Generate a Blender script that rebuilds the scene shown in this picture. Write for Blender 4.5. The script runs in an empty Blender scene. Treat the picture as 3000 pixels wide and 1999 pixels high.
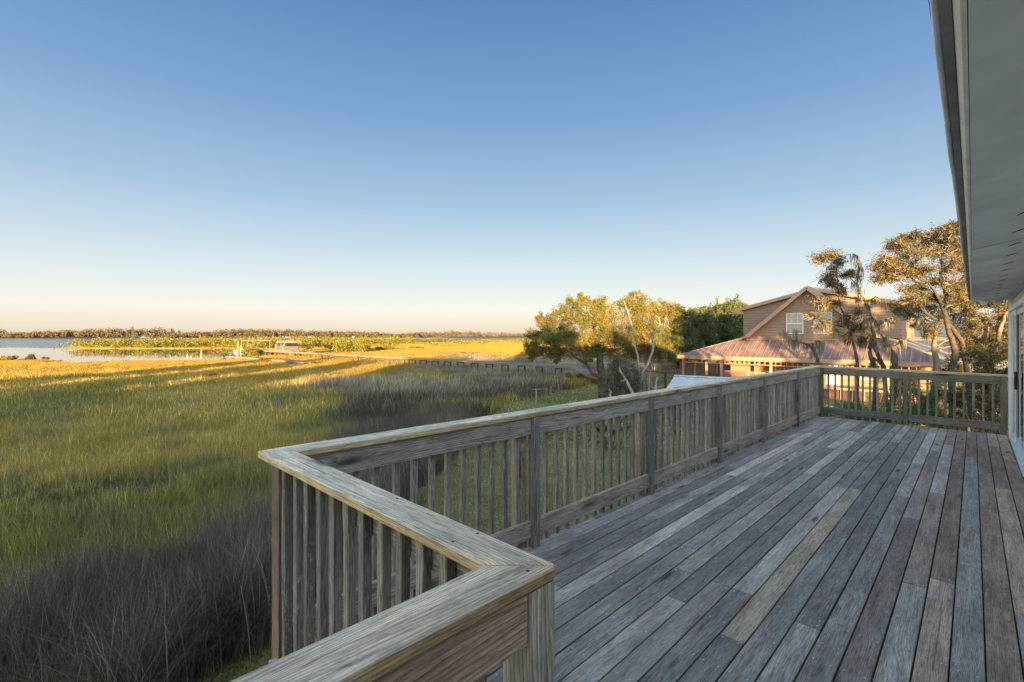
import bpy, math, random
import numpy as np
from mathutils import Vector, Matrix

random.seed(7)
rng = np.random.default_rng(7)
scene = bpy.context.scene
COL = scene.collection
R = math.radians

# ------------------------------------------------------------------ frames
# world: X right, Y away from the house, Z up, ground 0, eye 5 m up
EYE = 5.0
F = 1410.0                      # focal length in pixels of a 3000 px wide picture
TH = 0.764                      # heading of the deck boards
S, Cc = math.sin(TH), math.cos(TH)
SU, SV = 0.0167, 0.0012         # slight fall of the old deck
HCAM = 1.6                      # eye above deck
GD = EYE - HCAM                 # deck level

def P(x, y, Y):                 # survey point of the photograph at distance Y
    return np.array([(x - 1500) / F * Y, Y, EYE + (985 - y) / F * Y])

def hrail(u, v):
    return 1.007 + 0.0088 * u - 0.0122 * (v + .8)

def D(u, v, z, rail=False):     # deck frame -> world
    k = hrail(u, v) if rail else 1.0
    return (u * S + v * Cc, u * Cc - v * S, GD + z * k - SU * u - SV * v)

def N(u, v, dz):                # neighbour house frame (same bearing), dz from eye level
    return (u * S + v * Cc, u * Cc - v * S, EYE + dz)

# ------------------------------------------------------------------ helpers
def tag(o, label=None, cat=None, group=None, kind=None):
    if label: o['label'] = label
    if cat: o['category'] = cat
    if group: o['group'] = group
    if kind: o['kind'] = kind
    return o

def empty(name, loc, label, cat, group=None):
    o = bpy.data.objects.new(name, None)
    o.empty_display_size = .3
    o.location = loc
    COL.objects.link(o)
    return tag(o, label, cat, group)

def fix(o, parent):
    if parent is not None:
        o.parent = parent
        o.matrix_parent_inverse = Matrix.Translation(-Vector(parent_loc(parent)))

def parent_loc(p):
    v = Vector(p.location)
    while p.parent is not None:
        p = p.parent
    return v if p.type == 'EMPTY' else Vector((0, 0, 0))

class MB:
    """collects pieces of one mesh in world space"""
    def __init__(s):
        s.v, s.f, s.uv, s.t, s.sm = [], [], [], [], []
    def add(s, verts, faces, uvs=None, tint=(1, 1, 1), smooth=False):
        b = len(s.v)
        s.v.extend([tuple(p) for p in verts])
        for i, f in enumerate(faces):
            s.f.append([b + k for k in f])
            s.uv.append(uvs[i] if uvs else [(0, 0)] * len(f))
            s.t.append(tint); s.sm.append(smooth)
    def box8(s, pts, dims, tint=(1, 1, 1)):
        """pts: 8 corners in (a,b,c) bit order a+2b+4c, a = grain direction; dims = sizes"""
        la, lb, lc = dims
        o1, o2 = random.uniform(0, 60), random.uniform(0, 60)
        ou = lambda x, y: (o1 + x, o2 + y)
        F6 = [((0, 2, 3, 1), [(0, 0), (0, lb), (la, lb), (la, 0)], 0),
              ((4, 5, 7, 6), [(0, 0), (la, 0), (la, lb), (0, lb)], .31),
              ((0, 1, 5, 4), [(0, 0), (la, 0), (la, lc), (0, lc)], .67),
              ((2, 6, 7, 3), [(0, 0), (0, lc), (la, lc), (la, 0)], 1.1),
              ((0, 4, 6, 2), [(0, 0), (lc * .2, 0), (lc * .2, lb), (0, lb)], 1.7),
              ((1, 3, 7, 5), [(0, 0), (0, lb), (lc * .2, lb), (lc * .2, 0)], 2.3)]
        s.add(pts, [f for f, _, _ in F6], [[ou(x, y + d) for x, y in uu] for _, uu, d in F6], tint)
    def dbox(s, u0, u1, v0, v1, z0, z1, grain='u', rail=True, tint=(1, 1, 1), fn=None):
        fn = fn or (lambda u, v, z: D(u, v, z, rail))
        lo, hi = (u0, v0, z0), (u1, v1, z1)
        order = {'u': (0, 1, 2), 'v': (1, 2, 0), 'z': (2, 0, 1)}[grain]
        pts = []
        for c in (0, 1):
            for b in (0, 1):
                for a in (0, 1):
                    q = [0, 0, 0]
                    for ax, bit in zip(order, (a, b, c)):
                        q[ax] = (lo, hi)[bit][ax]
                    pts.append(fn(*q))
        d = [abs(hi[i] - lo[i]) for i in order]
        s.box8(pts, d, tint)
    def wbox(s, x0, x1, y0, y1, z0, z1, grain='x', tint=(1, 1, 1)):
        s.dbox(x0, x1, y0, y1, z0, z1, {'x': 'u', 'y': 'v', 'z': 'z'}[grain], fn=lambda a, b, c: (a, b, c), tint=tint)
    def beam(s, p0, p1, w, t, up=(0, 0, 1), tint=(1, 1, 1)):
        p0, p1, up = Vector(p0), Vector(p1), Vector(up)
        d = (p1 - p0); L = d.length; d.normalize()
        a = d.cross(up)
        if a.length < 1e-4: a = d.cross(Vector((1, 0, 0)))
        a.normalize(); b = a.cross(d)
        pts = []
        for cb in (-.5, .5):
            for bb in (-.5, .5):
                for q in (p0, p1):
                    pts.append(q + a * (bb * w) + b * (cb * t))
        s.box8(pts, (L, w, t), tint)
    def tube(s, pts, rad, n=6, tint=(1, 1, 1), cap=True):
        pts = [Vector(p) for p in pts]
        m = len(pts)
        if not hasattr(rad, '__len__'): rad = [rad] * m
        ref = Vector((.31, .17, .93)); V = []
        for i, p in enumerate(pts):
            d = (pts[min(i + 1, m - 1)] - pts[max(i - 1, 0)])
            if d.length < 1e-6: d = Vector((0, 0, 1))
            d.normalize()
            a = d.cross(ref)
            if a.length < .1: a = d.cross(Vector((1, 0, 0)))
            a.normalize(); b = d.cross(a)
            for k in range(n):
                t = 2 * math.pi * k / n
                V.append(p + (a * math.cos(t) + b * math.sin(t)) * rad[i])
        fs, uv = [], []
        for i in range(m - 1):
            for k in range(n):
                k2 = (k + 1) % n
                fs.append((i * n + k, i * n + k2, (i + 1) * n + k2, (i + 1) * n + k))
                uv.append([(i * .3, k * .1), (i * .3, k * .1 + .1), (i * .3 + .3, k * .1 + .1), (i * .3 + .3, k * .1)])
        if cap:
            fs.append(tuple(range((m - 1) * n, m * n))); uv.append([(0, 0)] * n)
            fs.append(tuple(reversed(range(n)))); uv.append([(0, 0)] * n)
        s.add(V, fs, uv, tint, True)
    def slab(s, top, th, tint=(1, 1, 1), d=(0, 0, -1)):
        n = len(top); d = Vector(d) * th
        lo = [Vector(p) + d for p in top]
        uvt = [(Vector(p).x, Vector(p).y) for p in top]
        fs = [tuple(range(n)), tuple(range(2 * n - 1, n - 1, -1))]
        uv = [uvt, list(reversed(uvt))]
        for i in range(n):
            j = (i + 1) % n
            fs.append((i, n + i, n + j, j)); uv.append([(0, 0)] * 4)
        s.add(list(map(Vector, top)) + lo, fs, uv, tint)
    def sphere(s, c, r, sc=(1, 1, 1), n=8, tint=(1, 1, 1)):
        V, fs = [], []
        for i in range(n + 1):
            a = math.pi * i / n
            for k in range(2 * n):
                b = math.pi * k / n
                V.append((c[0] + r * sc[0] * math.sin(a) * math.cos(b), c[1] + r * sc[1] * math.sin(a) * math.sin(b), c[2] + r * sc[2] * math.cos(a)))
        for i in range(n):
            for k in range(2 * n):
                k2 = (k + 1) % (2 * n)
                fs.append((i * 2 * n + k, (i + 1) * 2 * n + k, (i + 1) * 2 * n + k2, i * 2 * n + k2))
        s.add(V, fs, None, tint, True)
    def build(s, name, mat, parent=None, bevel=0, seg=2):
        me = bpy.data.meshes.new(name)
        me.from_pydata(s.v, [], s.f)
        uvl = me.uv_layers.new(name='UVMap')
        uvl.data.foreach_set('uv', np.array([c for f in s.uv for c in f], dtype=np.float32).ravel())
        ca = me.color_attributes.new('tint', 'FLOAT_COLOR', 'CORNER')
        cols = np.array([(*t, 1) for t, f in zip(s.t, s.f) for _ in f], dtype=np.float32)
        ca.data.foreach_set('color', cols.ravel())
        me.polygons.foreach_set('use_smooth', s.sm)
        me.materials.append(mat)
        o = bpy.data.objects.new(name, me)
        COL.objects.link(o)
        if parent is not None:
            o.parent = parent
            base = parent
            while base.parent is not None: base = base.parent
            if base.type == 'EMPTY':
                me.transform(Matrix.Translation(-Vector(base.location)))
        if bevel:
            b = o.modifiers.new('edge', 'BEVEL'); b.width = bevel; b.segments = seg
            b.limit_method = 'ANGLE'; b.angle_limit = R(40)
        return o

def npmesh(name, V, Fq, mat, parent=None, tint=None):
    """big quad mesh from arrays (world space)"""
    me = bpy.data.meshes.new(name)
    V = np.asarray(V, np.float32).reshape(-1, 3)
    if parent is not None:
        base = parent
        while base.parent is not None: base = base.parent
        if base.type == 'EMPTY':
            V = V - np.array(base.location, np.float32)
    Fq = np.asarray(Fq, np.int32)
    k = Fq.shape[1]
    me.vertices.add(len(V)); me.vertices.foreach_set('co', V.ravel())
    me.loops.add(Fq.size); me.loops.foreach_set('vertex_index', Fq.ravel())
    me.polygons.add(len(Fq)); me.polygons.foreach_set('loop_start', np.arange(0, Fq.size, k, dtype=np.int32))
    if tint is not None:
        a = me.attributes.new('tint', 'FLOAT_COLOR', 'POINT')
        a.data.foreach_set('color', np.asarray(tint, np.float32).ravel())
    me.materials.append(mat)
    me.update(calc_edges=True); me.validate()
    o = bpy.data.objects.new(name, me); COL.objects.link(o)
    if parent is not None: o.parent = parent
    return o

def vnoise(x, y, seed=0):
    xi, yi = np.floor(x).astype(int), np.floor(y).astype(int)
    fx, fy = x - xi, y - yi
    def h(a, b):
        n = (a * 374761393 + b * 668265263 + seed * 974711) & 0x7fffffff
        n = ((n ^ (n >> 13)) * 1274126177) & 0x7fffffff
        return ((n ^ (n >> 16)) & 0xffff) / 65535.0
    sx, sy = fx * fx * (3 - 2 * fx), fy * fy * (3 - 2 * fy)
    return (h(xi, yi) * (1 - sx) + h(xi + 1, yi) * sx) * (1 - sy) + (h(xi, yi + 1) * (1 - sx) + h(xi + 1, yi + 1) * sx) * sy

def fnoise(x, y, seed=0, o=3):
    r, a, t = 0, 1, 0
    for i in range(o):
        r = r + a * vnoise(x * 2 ** i, y * 2 ** i, seed + i); t += a; a *= .5
    return r / t

# ------------------------------------------------------------------ materials
def newmat(name):
    m = bpy.data.materials.new(name); m.use_nodes = True
    nt = m.node_tree; nt.nodes.clear()
    return m, nt
def nd(nt, t, **k):
    n = nt.nodes.new(t)
    for a, b in k.items():
        if a.startswith('i_'):
            n.inputs[a[2:].replace('_', ' ')].default_value = b
        elif a.startswith('n'):
            n.inputs[int(a[1:])].default_value = b
        else: setattr(n, a, b)
    return n
def out(nt, sh):
    o = nt.nodes.new('ShaderNodeOutputMaterial'); nt.links.new(sh, o.inputs['Surface']); return o
def math_(nt, op, a, b=None, c=None):
    n = nt.nodes.new('ShaderNodeMath'); n.operation = op
    for i, x in enumerate((a, b, c)):
        if x is None: continue
        if isinstance(x, (int, float)): n.inputs[i].default_value = x
        else: nt.links.new(x, n.inputs[i])
    return n.outputs[0]
def mix(nt, fac, a, b, bt='MIX'):
    n = nt.nodes.new('ShaderNodeMix'); n.data_type = 'RGBA'; n.blend_type = bt
    for s, x in ((n.inputs[0], fac), (n.inputs[6], a), (n.inputs[7], b)):
        if isinstance(x, (int, float)): s.default_value = x
        elif isinstance(x, tuple): s.default_value = (*x, 1) if len(x) == 3 else x
        else: nt.links.new(x, s)
    return n.outputs[2]
def ramp(nt, fac, stops):
    n = nt.nodes.new('ShaderNodeValToRGB'); e = n.color_ramp.elements
    while len(e) > 1: e.remove(e[-1])
    for i, (p, c) in enumerate(stops):
        q = e[0] if i == 0 else e.new(p)
        q.position = p; q.color = (c, c, c, 1) if not hasattr(c, '__len__') else (*c, 1)
    nt.links.new(fac, n.inputs[0]); return n.outputs[0]
def vscale(nt, v, sc, off=(0, 0, 0)):
    n = nt.nodes.new('ShaderNodeMapping'); n.inputs['Scale'].default_value = sc; n.inputs['Location'].default_value = off
    nt.links.new(v, n.inputs[0]); return n.outputs[0]
def noise(nt, v, scale, detail=3, rough=.55, dist=0):
    n = nt.nodes.new('ShaderNodeTexNoise'); n.inputs['Scale'].default_value = scale
    n.inputs['Detail'].default_value = detail; n.inputs['Roughness'].default_value = rough
    n.inputs['Distortion'].default_value = dist
    if v is not None: nt.links.new(v, n.inputs['Vector'])
    return n.outputs[0]
def bsdf(nt, col, rough=.7, metal=0, bump=None, bs=.3, bd=.01, spec=.3):
    p = nt.nodes.new('ShaderNodeBsdfPrincipled')
    for s, x in (('Base Color', col), ('Roughness', rough), ('Metallic', metal)):
        if isinstance(x, (int, float)): p.inputs[s].default_value = x
        elif isinstance(x, tuple): p.inputs[s].default_value = (*x, 1)
        else: nt.links.new(x, p.inputs[s])
    p.inputs['Specular IOR Level'].default_value = spec
    if bump is not None:
        b = nt.nodes.new('ShaderNodeBump'); b.inputs['Strength'].default_value = bs; b.inputs['Distance'].default_value = bd
        nt.links.new(bump, b.inputs['Height']); nt.links.new(b.outputs[0], p.inputs['Normal'])
    return p

def wood(name, rings=26, contrast=.45, fine=.35, knots=.75, cracks=.35, rough=.75, stain=(.35, .30, .27), stain_amt=.4, bump=.35, edge=None, lichen=0):
    """weathered sawn timber; UV in metres with u along the grain"""
    m, nt = newmat(name)
    uv = nd(nt, 'ShaderNodeUVMap', uv_map='UVMap').outputs[0]
    t = nd(nt, 'ShaderNodeVertexColor', layer_name='tint').outputs[0]
    sep = nd(nt, 'ShaderNodeSeparateXYZ'); nt.links.new(uv, sep.inputs[0])
    U, V = sep.outputs[0], sep.outputs[1]
    # knots: one cell about .7 m by .12 m
    kv = vscale(nt, uv, (1.5, 8.0, 1))
    vo = nd(nt, 'ShaderNodeTexVoronoi', n2=1.0); vo.inputs['Randomness'].default_value = .85
    nt.links.new(kv, vo.inputs['Vector'])
    ksep = nd(nt, 'ShaderNodeSeparateColor'); nt.links.new(vo.outputs['Color'], ksep.inputs[0])
    gate = math_(nt, 'GREATER_THAN', ksep.outputs[0], 1 - knots * .7)
    kd = vo.outputs['Distance']
    warp = math_(nt, 'MULTIPLY', ramp(nt, kd, [(0, 1), (.12, .75), (.45, 0)]), gate)
    low = noise(nt, vscale(nt, uv, (.55, 5.5, 1)), 1.0, 2, .5)
    wob = noise(nt, vscale(nt, uv, (3.0, 30, 1)), 1.0, 2, .5)
    ph = math_(nt, 'ADD', math_(nt, 'MULTIPLY', V, rings * 4.0), math_(nt, 'MULTIPLY', low, rings * .75))
    ph = math_(nt, 'ADD', ph, math_(nt, 'MULTIPLY', wob, 1.2))
    ph = math_(nt, 'ADD', ph, math_(nt, 'MULTIPLY', warp, 4.0))
    ring = math_(nt, 'FRACT', ph)
    ring = ramp(nt, ring, [(0, 1), (.3, .85), (.75, .25), (.86, 0), (1, 1)])
    fineN = noise(nt, vscale(nt, uv, (7, 420, 1)), 1.0, 3, .6)
    fineN = ramp(nt, fineN, [(.3, 0), (.7, 1)])
    blot = noise(nt, vscale(nt, uv, (1.6, 7, 1)), 1.0, 4, .6)
    blot = ramp(nt, blot, [(.30, 0), (.70, 1)])
    # long drying cracks
    cn = noise(nt, vscale(nt, uv, (1.1, 70, 1)), 1.0, 2, .5, .6)
    crack = ramp(nt, cn, [(0, 0), (.28, 0), (.315, 1), (1, 1)])
    val = math_(nt, 'ADD', math_(nt, 'MULTIPLY', ring, contrast), math_(nt, 'MULTIPLY', fineN, fine))
    val = math_(nt, 'ADD', val, 1 - (contrast + fine) * .5)
    val = math_(nt, 'MULTIPLY', val, math_(nt, 'ADD', math_(nt, 'MULTIPLY', blot, .6), .70))
    cmul = nd(nt, 'ShaderNodeCombineColor')
    for i in range(3): nt.links.new(val, cmul.inputs[i])
    c = mix(nt, 1.0, t, cmul.outputs[0], 'MULTIPLY')
    sb = noise(nt, vscale(nt, uv, (.9, 9, 1), (13, 5, 0)), 1.0, 3, .6)
    sb = math_(nt, 'MULTIPLY', ramp(nt, sb, [(.5, 0), (.72, 1)]), stain_amt)
    c = mix(nt, sb, c, mix(nt, 1.0, c, tuple(x * 2.6 for x in stain), 'MULTIPLY'))
    kcore = math_(nt, 'MULTIPLY', ramp(nt, kd, [(0, 1), (.08, .95), (.15, .4), (.23, 0)]), gate)
    c = mix(nt, math_(nt, 'MULTIPLY', kcore, .85), c, (.035, .026, .022))
    c = mix(nt, math_(nt, 'MULTIPLY', math_(nt, 'SUBTRACT', 1, crack), cracks), c, (.02, .018, .018))
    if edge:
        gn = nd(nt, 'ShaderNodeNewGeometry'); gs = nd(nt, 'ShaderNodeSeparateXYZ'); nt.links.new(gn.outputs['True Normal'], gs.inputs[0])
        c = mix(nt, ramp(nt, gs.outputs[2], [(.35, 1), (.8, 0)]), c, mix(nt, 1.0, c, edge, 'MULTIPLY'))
    if lichen:
        ln = noise(nt, vscale(nt, uv, (26, 60, 1)), 1.0, 3, .6)
        l2 = noise(nt, vscale(nt, uv, (2.2, 9, 1)), 1.0, 2, .6)
        lf = math_(nt, 'MULTIPLY', ramp(nt, ln, [(.52, 0), (.62, 1)]), ramp(nt, l2, [(.45, 0), (.6, 1)]))
        c = mix(nt, math_(nt, 'MULTIPLY', lf, lichen), c, (.50, .52, .46))
    cn2 = noise(nt, vscale(nt, uv, (2.0, 170, 1), (5, 3, 0)), 1.0, 3, .6, .3)
    c = mix(nt, math_(nt, 'MULTIPLY', ramp(nt, cn2, [(0, 1), (.33, 1), (.40, 0), (1, 0)]), .55), c, mix(nt, 1.0, c, (.30, .28, .27), 'MULTIPLY'))
    # grime: speckle, streaks and worn paler ridges
    d1 = noise(nt, vscale(nt, uv, (14, 90, 1), (3, 7, 0)), 1.0, 6, .78)
    d2 = noise(nt, vscale(nt, uv, (2.6, 26, 1), (31, 17, 0)), 1.0, 4, .65)
    dm = math_(nt, 'MULTIPLY', ramp(nt, d1, [(.36, .55), (.5, 1), (.68, 1.22)]), ramp(nt, d2, [(.34, .72), (.5, 1), (.7, 1.2)]))
    dc = nd(nt, 'ShaderNodeCombineColor')
    for i in range(3): nt.links.new(dm, dc.inputs[i])
    c = mix(nt, 1.0, c, dc.outputs[0], 'MULTIPLY')
    h = math_(nt, 'ADD', math_(nt, 'MULTIPLY', ring, .4), math_(nt, 'MULTIPLY', fineN, .5))
    h = math_(nt, 'ADD', h, math_(nt, 'MULTIPLY', crack, 1.2))
    p = bsdf(nt, c, rough, 0, h, bump, .002, .25)
    out(nt, p.outputs[0]); return m

W_deck = wood('weathered_deck_wood', rings=27, contrast=.42, fine=.6, knots=.85, cracks=.45, stain=(.37, .29, .25), stain_amt=.7)
W_rail = wood('weathered_rail_wood', rings=18, contrast=.75, fine=.5, knots=.75, cracks=.5, stain=(.41, .35, .30), stain_amt=.45)
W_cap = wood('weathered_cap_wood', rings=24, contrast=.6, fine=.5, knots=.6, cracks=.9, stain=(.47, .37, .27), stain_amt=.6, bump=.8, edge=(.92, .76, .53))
W_bal = wood('weathered_baluster_wood', rings=22, contrast=.6, fine=.8, knots=.4, cracks=.5, stain=(.43, .38, .33), stain_amt=.6, lichen=.55)
W_old = wood('old_dock_wood', rings=12, contrast=.35, fine=.3, knots=.2, cracks=.2)

def plain(name, col, rough=.6, metal=0, var=.15, scale=3, bs=.15, spec=.3, bd=.01):
    m, nt = newmat(name)
    tc = nd(nt, 'ShaderNodeTexCoord').outputs['Object']
    n = noise(nt, tc, scale, 4, .6)
    f = ramp(nt, n, [(.3, 1 - var), (.7, 1 + var * .4)])
    t = nd(nt, 'ShaderNodeVertexColor', layer_name='tint').outputs[0]
    c = mix(nt, 1.0, mix(nt, 1.0, col, f, 'MULTIPLY'), t, 'MULTIPLY')
    p = bsdf(nt, c, rough, metal, n, bs, bd, spec); out(nt, p.outputs[0]); return m

def siding(name, col, pitch=.17):
    m, nt = newmat(name)
    geo = nd(nt, 'ShaderNodeNewGeometry').outputs['Position']
    sep = nd(nt, 'ShaderNodeSeparateXYZ'); nt.links.new(geo, sep.inputs[0])
    fr = math_(nt, 'FRACT', math_(nt, 'DIVIDE', sep.outputs[2], pitch))
    line = ramp(nt, fr, [(0, .42), (.07, .5), (.13, 1), (1, 1)])
    st = noise(nt, vscale(nt, geo, (1.2, 1.2, 12)), 1.0, 4, .6)
    f = ramp(nt, st, [(.3, .8), (.7, 1.08)])
    c = mix(nt, 1.0, mix(nt, 1.0, col, f, 'MULTIPLY'), line, 'MULTIPLY')
    p = bsdf(nt, c, .7, 0, fr, .6, .02, .2); out(nt, p.outputs[0]); return m

def metal_roof(name, c1, c2, rib=.4, axis=None, rough=.42, metal=.55, streak=.6):
    """ribs run across `axis` (world xy direction)"""
    m, nt = newmat(name)
    geo = nd(nt, 'ShaderNodeNewGeometry').outputs['Position']
    sc = nd(nt, 'ShaderNodeVectorMath', operation='DOT_PRODUCT'); nt.links.new(geo, sc.inputs[0]); sc.inputs[1].default_value = (*axis, 0)
    a = sc.outputs['Value']
    fr = math_(nt, 'FRACT', math_(nt, 'DIVIDE', a, rib))
    ribm = ramp(nt, fr, [(0, 1), (.06, 1), (.1, 0), (.94, 0), (1, 1)])
    cb = nd(nt, 'ShaderNodeCombineXYZ'); nt.links.new(math_(nt, 'MULTIPLY', a, 9), cb.inputs[0])
    sp = nd(nt, 'ShaderNodeSeparateXYZ'); nt.links.new(geo, sp.inputs[0]); nt.links.new(math_(nt, 'MULTIPLY', sp.outputs[2], .8), cb.inputs[1])
    st = noise(nt, cb.outputs[0], 1.0, 4, .6)
    bl = noise(nt, geo, .8, 4, .6)
    f = ramp(nt, math_(nt, 'ADD', math_(nt, 'MULTIPLY', st, streak), math_(nt, 'MULTIPLY', bl, 1 - streak)), [(.38, 0), (.62, 1)])
    c = mix(nt, f, c1, c2)
    c = mix(nt, math_(nt, 'MULTIPLY', ribm, .45), c, tuple(min(1, x * 1.7) for x in c2))
    p = bsdf(nt, c, rough, metal, ribm, .8, .03, .5); out(nt, p.outputs[0]); return m

def leafmat(name, cols, trans=.35, rough=.55):
    m, nt = newmat(name)
    ri = nd(nt, 'ShaderNodeNewGeometry').outputs['Random Per Island']
    geo = nd(nt, 'ShaderNodeNewGeometry').outputs['Position']
    n = noise(nt, geo, .55, 3, .5)
    f = math_(nt, 'ADD', math_(nt, 'MULTIPLY', ri, .55), math_(nt, 'MULTIPLY', ramp(nt, n, [(.35, 0), (.65, 1)]), .45))
    k = len(cols) - 1
    c = ramp(nt, f, [(i / k, cc) for i, cc in enumerate(cols)])
    d = bsdf(nt, c, rough, 0, spec=.3)
    tr = nd(nt, 'ShaderNodeBsdfTranslucent'); nt.links.new(c, tr.inputs[0])
    ms = nd(nt, 'ShaderNodeMixShader', n0=trans); nt.links.new(d.outputs[0], ms.inputs[1]); nt.links.new(tr.outputs[0], ms.inputs[2])
    out(nt, ms.outputs[0]); return m

def grassmat(name, trans=.3):
    m, nt = newmat(name)
    a = nd(nt, 'ShaderNodeAttribute', attribute_type='INSTANCER', attribute_name='tint')
    ri = nd(nt, 'ShaderNodeNewGeometry').outputs['Random Per Island']
    f = ramp(nt, ri, [(0, .45), (.55, .95), (.85, 1.3), (1, 2.8)])
    c = mix(nt, 1.0, a.outputs['Color'], f, 'MULTIPLY')
    d = bsdf(nt, c, .6, 0, spec=.25)
    tr = nd(nt, 'ShaderNodeBsdfTranslucent'); nt.links.new(c, tr.inputs[0])
    ms = nd(nt, 'ShaderNodeMixShader', n0=trans); nt.links.new(d.outputs[0], ms.inputs[1]); nt.links.new(tr.outputs[0], ms.inputs[2])
    out(nt, ms.outputs[0]); return m

def groundmat(name, c1, c2, s1=.25, s2=6, c3=None):
    m, nt = newmat(name)
    geo = nd(nt, 'ShaderNodeNewGeometry').outputs['Position']
    a = noise(nt, geo, s1, 4, .6); b = noise(nt, geo, s2, 4, .7)
    f = ramp(nt, math_(nt, 'ADD', math_(nt, 'MULTIPLY', a, .6), math_(nt, 'MULTIPLY', b, .4)), [(.35, 0), (.65, 1)])
    c = mix(nt, f, c1, c2)
    if c3: c = mix(nt, ramp(nt, noise(nt, geo, s1 * 2.3, 3, .6), [(.52, 0), (.68, 1)]), c, c3)
    p = bsdf(nt, c, .95, 0, b, .8, .06, .1); out(nt, p.outputs[0]); return m

M_white = plain('white_paint', (.84, .86, .85), .5, var=.12, scale=5, bs=.08)
M_soffit = plain('soffit_paint', (.90, .93, .93), .65, var=.16, scale=2.2, bs=.1)
M_fascia = plain('fascia_paint', (.93, .93, .89), .5, var=.22, scale=9, bs=.2)
M_dark = plain('dark_trim', (.28, .29, .29), .6, var=.4, scale=6)
M_shingle = plain('roof_shingle', (.10, .09, .085), .9, var=.4, scale=20)
M_mark = plain('dark_slot', (.03, .03, .03), .9)
M_housewall = siding('pale_siding', (.74, .75, .72), .2)
M_bark = plain('oak_bark', (.20, .165, .125), .9, var=.5, scale=6, bs=.7, bd=.03)
M_barkbrown = plain('brown_grey_bark', (.085, .073, .06), .9, var=.6, scale=5, bs=.7, bd=.03)  # brown-grey bark, one base colour for the trunks that use it
M_twig_sunlit = plain('sunlit_twig_bark', (.36, .29, .205), .9, var=.3)  # lighter than the trunks: the sunlit look of twigs is in the colour
M_dead = plain('bleached_deadwood', (.30, .275, .24), .85, var=.35, scale=5, bs=.6, bd=.02)
M_moss = leafmat('grey_moss', [(.12, .11, .085), (.22, .195, .15), (.33, .285, .215)], .25, .9)
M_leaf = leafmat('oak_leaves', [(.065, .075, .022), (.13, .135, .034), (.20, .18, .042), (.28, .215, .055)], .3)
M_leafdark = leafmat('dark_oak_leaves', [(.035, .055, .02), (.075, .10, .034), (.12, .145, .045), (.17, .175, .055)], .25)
M_leafdry = leafmat('dry_oak_leaves', [(.024, .031, .013), (.058, .058, .021), (.105, .09, .032), (.19, .14, .047)], .3)
M_leafgrey = leafmat('grey_green_leaves', [(.045, .055, .03), (.09, .10, .06), (.15, .155, .10)], .25)
M_palm = leafmat('palmetto_leaves', [(.02, .045, .012), (.04, .085, .02), (.07, .12, .03)], .3, .4)
M_mangrove = leafmat('mangrove_leaves', [(.045, .06, .014), (.13, .14, .022), (.23, .21, .035), (.29, .24, .045)], .3)
M_farwood = leafmat('far_wood_leaves', [(.05, .058, .034), (.085, .085, .05), (.13, .105, .062), (.16, .11, .068)], .1, .9)
M_grass = grassmat('grass_blades', .45)
M_mud = groundmat('marsh_soil', (.22, .19, .075), (.34, .28, .10), .12, 2.5, (.27, .21, .085))
M_lawn = groundmat('lawn_soil', (.15, .17, .06), (.24, .23, .095), .3, 12, (.26, .21, .11))
M_bank = groundmat('bank_soil', (.09, .065, .035), (.13, .09, .045), .2, 3)
PINK = (.42, .235, .15)
M_nsiding = siding('rose_siding', (.30, .205, .15), .24)
M_npaint = plain('rose_paint', (.42, .255, .175), .6, var=.15, scale=3)
M_nbrick = plain('dark_skirt', (.10, .055, .045), .8, var=.3, scale=8)
M_pane = plain('window_blind', (.26, .27, .22), .25, var=.1, scale=2, spec=.6)
M_cream = plain('cream_paint', (.66, .58, .44), .7, var=.1)
M_boat = plain('white_gelcoat', (.19, .185, .17), .3, var=.05)
M_nwhite = plain('window_white', (.68, .68, .65), .6)
M_hull = plain('grey_hull', (.13, .12, .105), .4)
M_glassdark = plain('dark_window', (.02, .022, .026), .08, spec=.7, var=.05)
M_bluehouse = plain('blue_grey_siding', (.11, .13, .155), .7, var=.1)
M_blueroof = metal_roof('slate_blue_roof', (.07, .09, .115), (.11, .135, .165), .4, (Cc, -S), .6, .1)
M_shedroof = metal_roof('pale_metal_roof', (.50, .55, .60), (.60, .66, .70), .38, (.878, -.478), .4, .25, .3)
M_nroofF = metal_roof('rust_metal_roof_front', (.13, .085, .075), (.33, .235, .22), .55, (Cc, -S), .5, .3)
M_nroofS = metal_roof('rust_metal_roof_side', (.22, .15, .12), (.46, .36, .30), .55, (S, Cc), .5, .3)
M_cable = plain('cable', (.30, .27, .2), .6)
M_post = plain('grey_post', (.20, .19, .17), .8, var=.3)
M_brass = plain('screw_metal', (.62, .64, .66), .5, .2)

def glass_door():
    m, nt = newmat('door_glass')
    p = bsdf(nt, (.015, .02, .03), .03, 0, spec=.8); out(nt, p.outputs[0]); return m
M_glass = glass_door()

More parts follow.
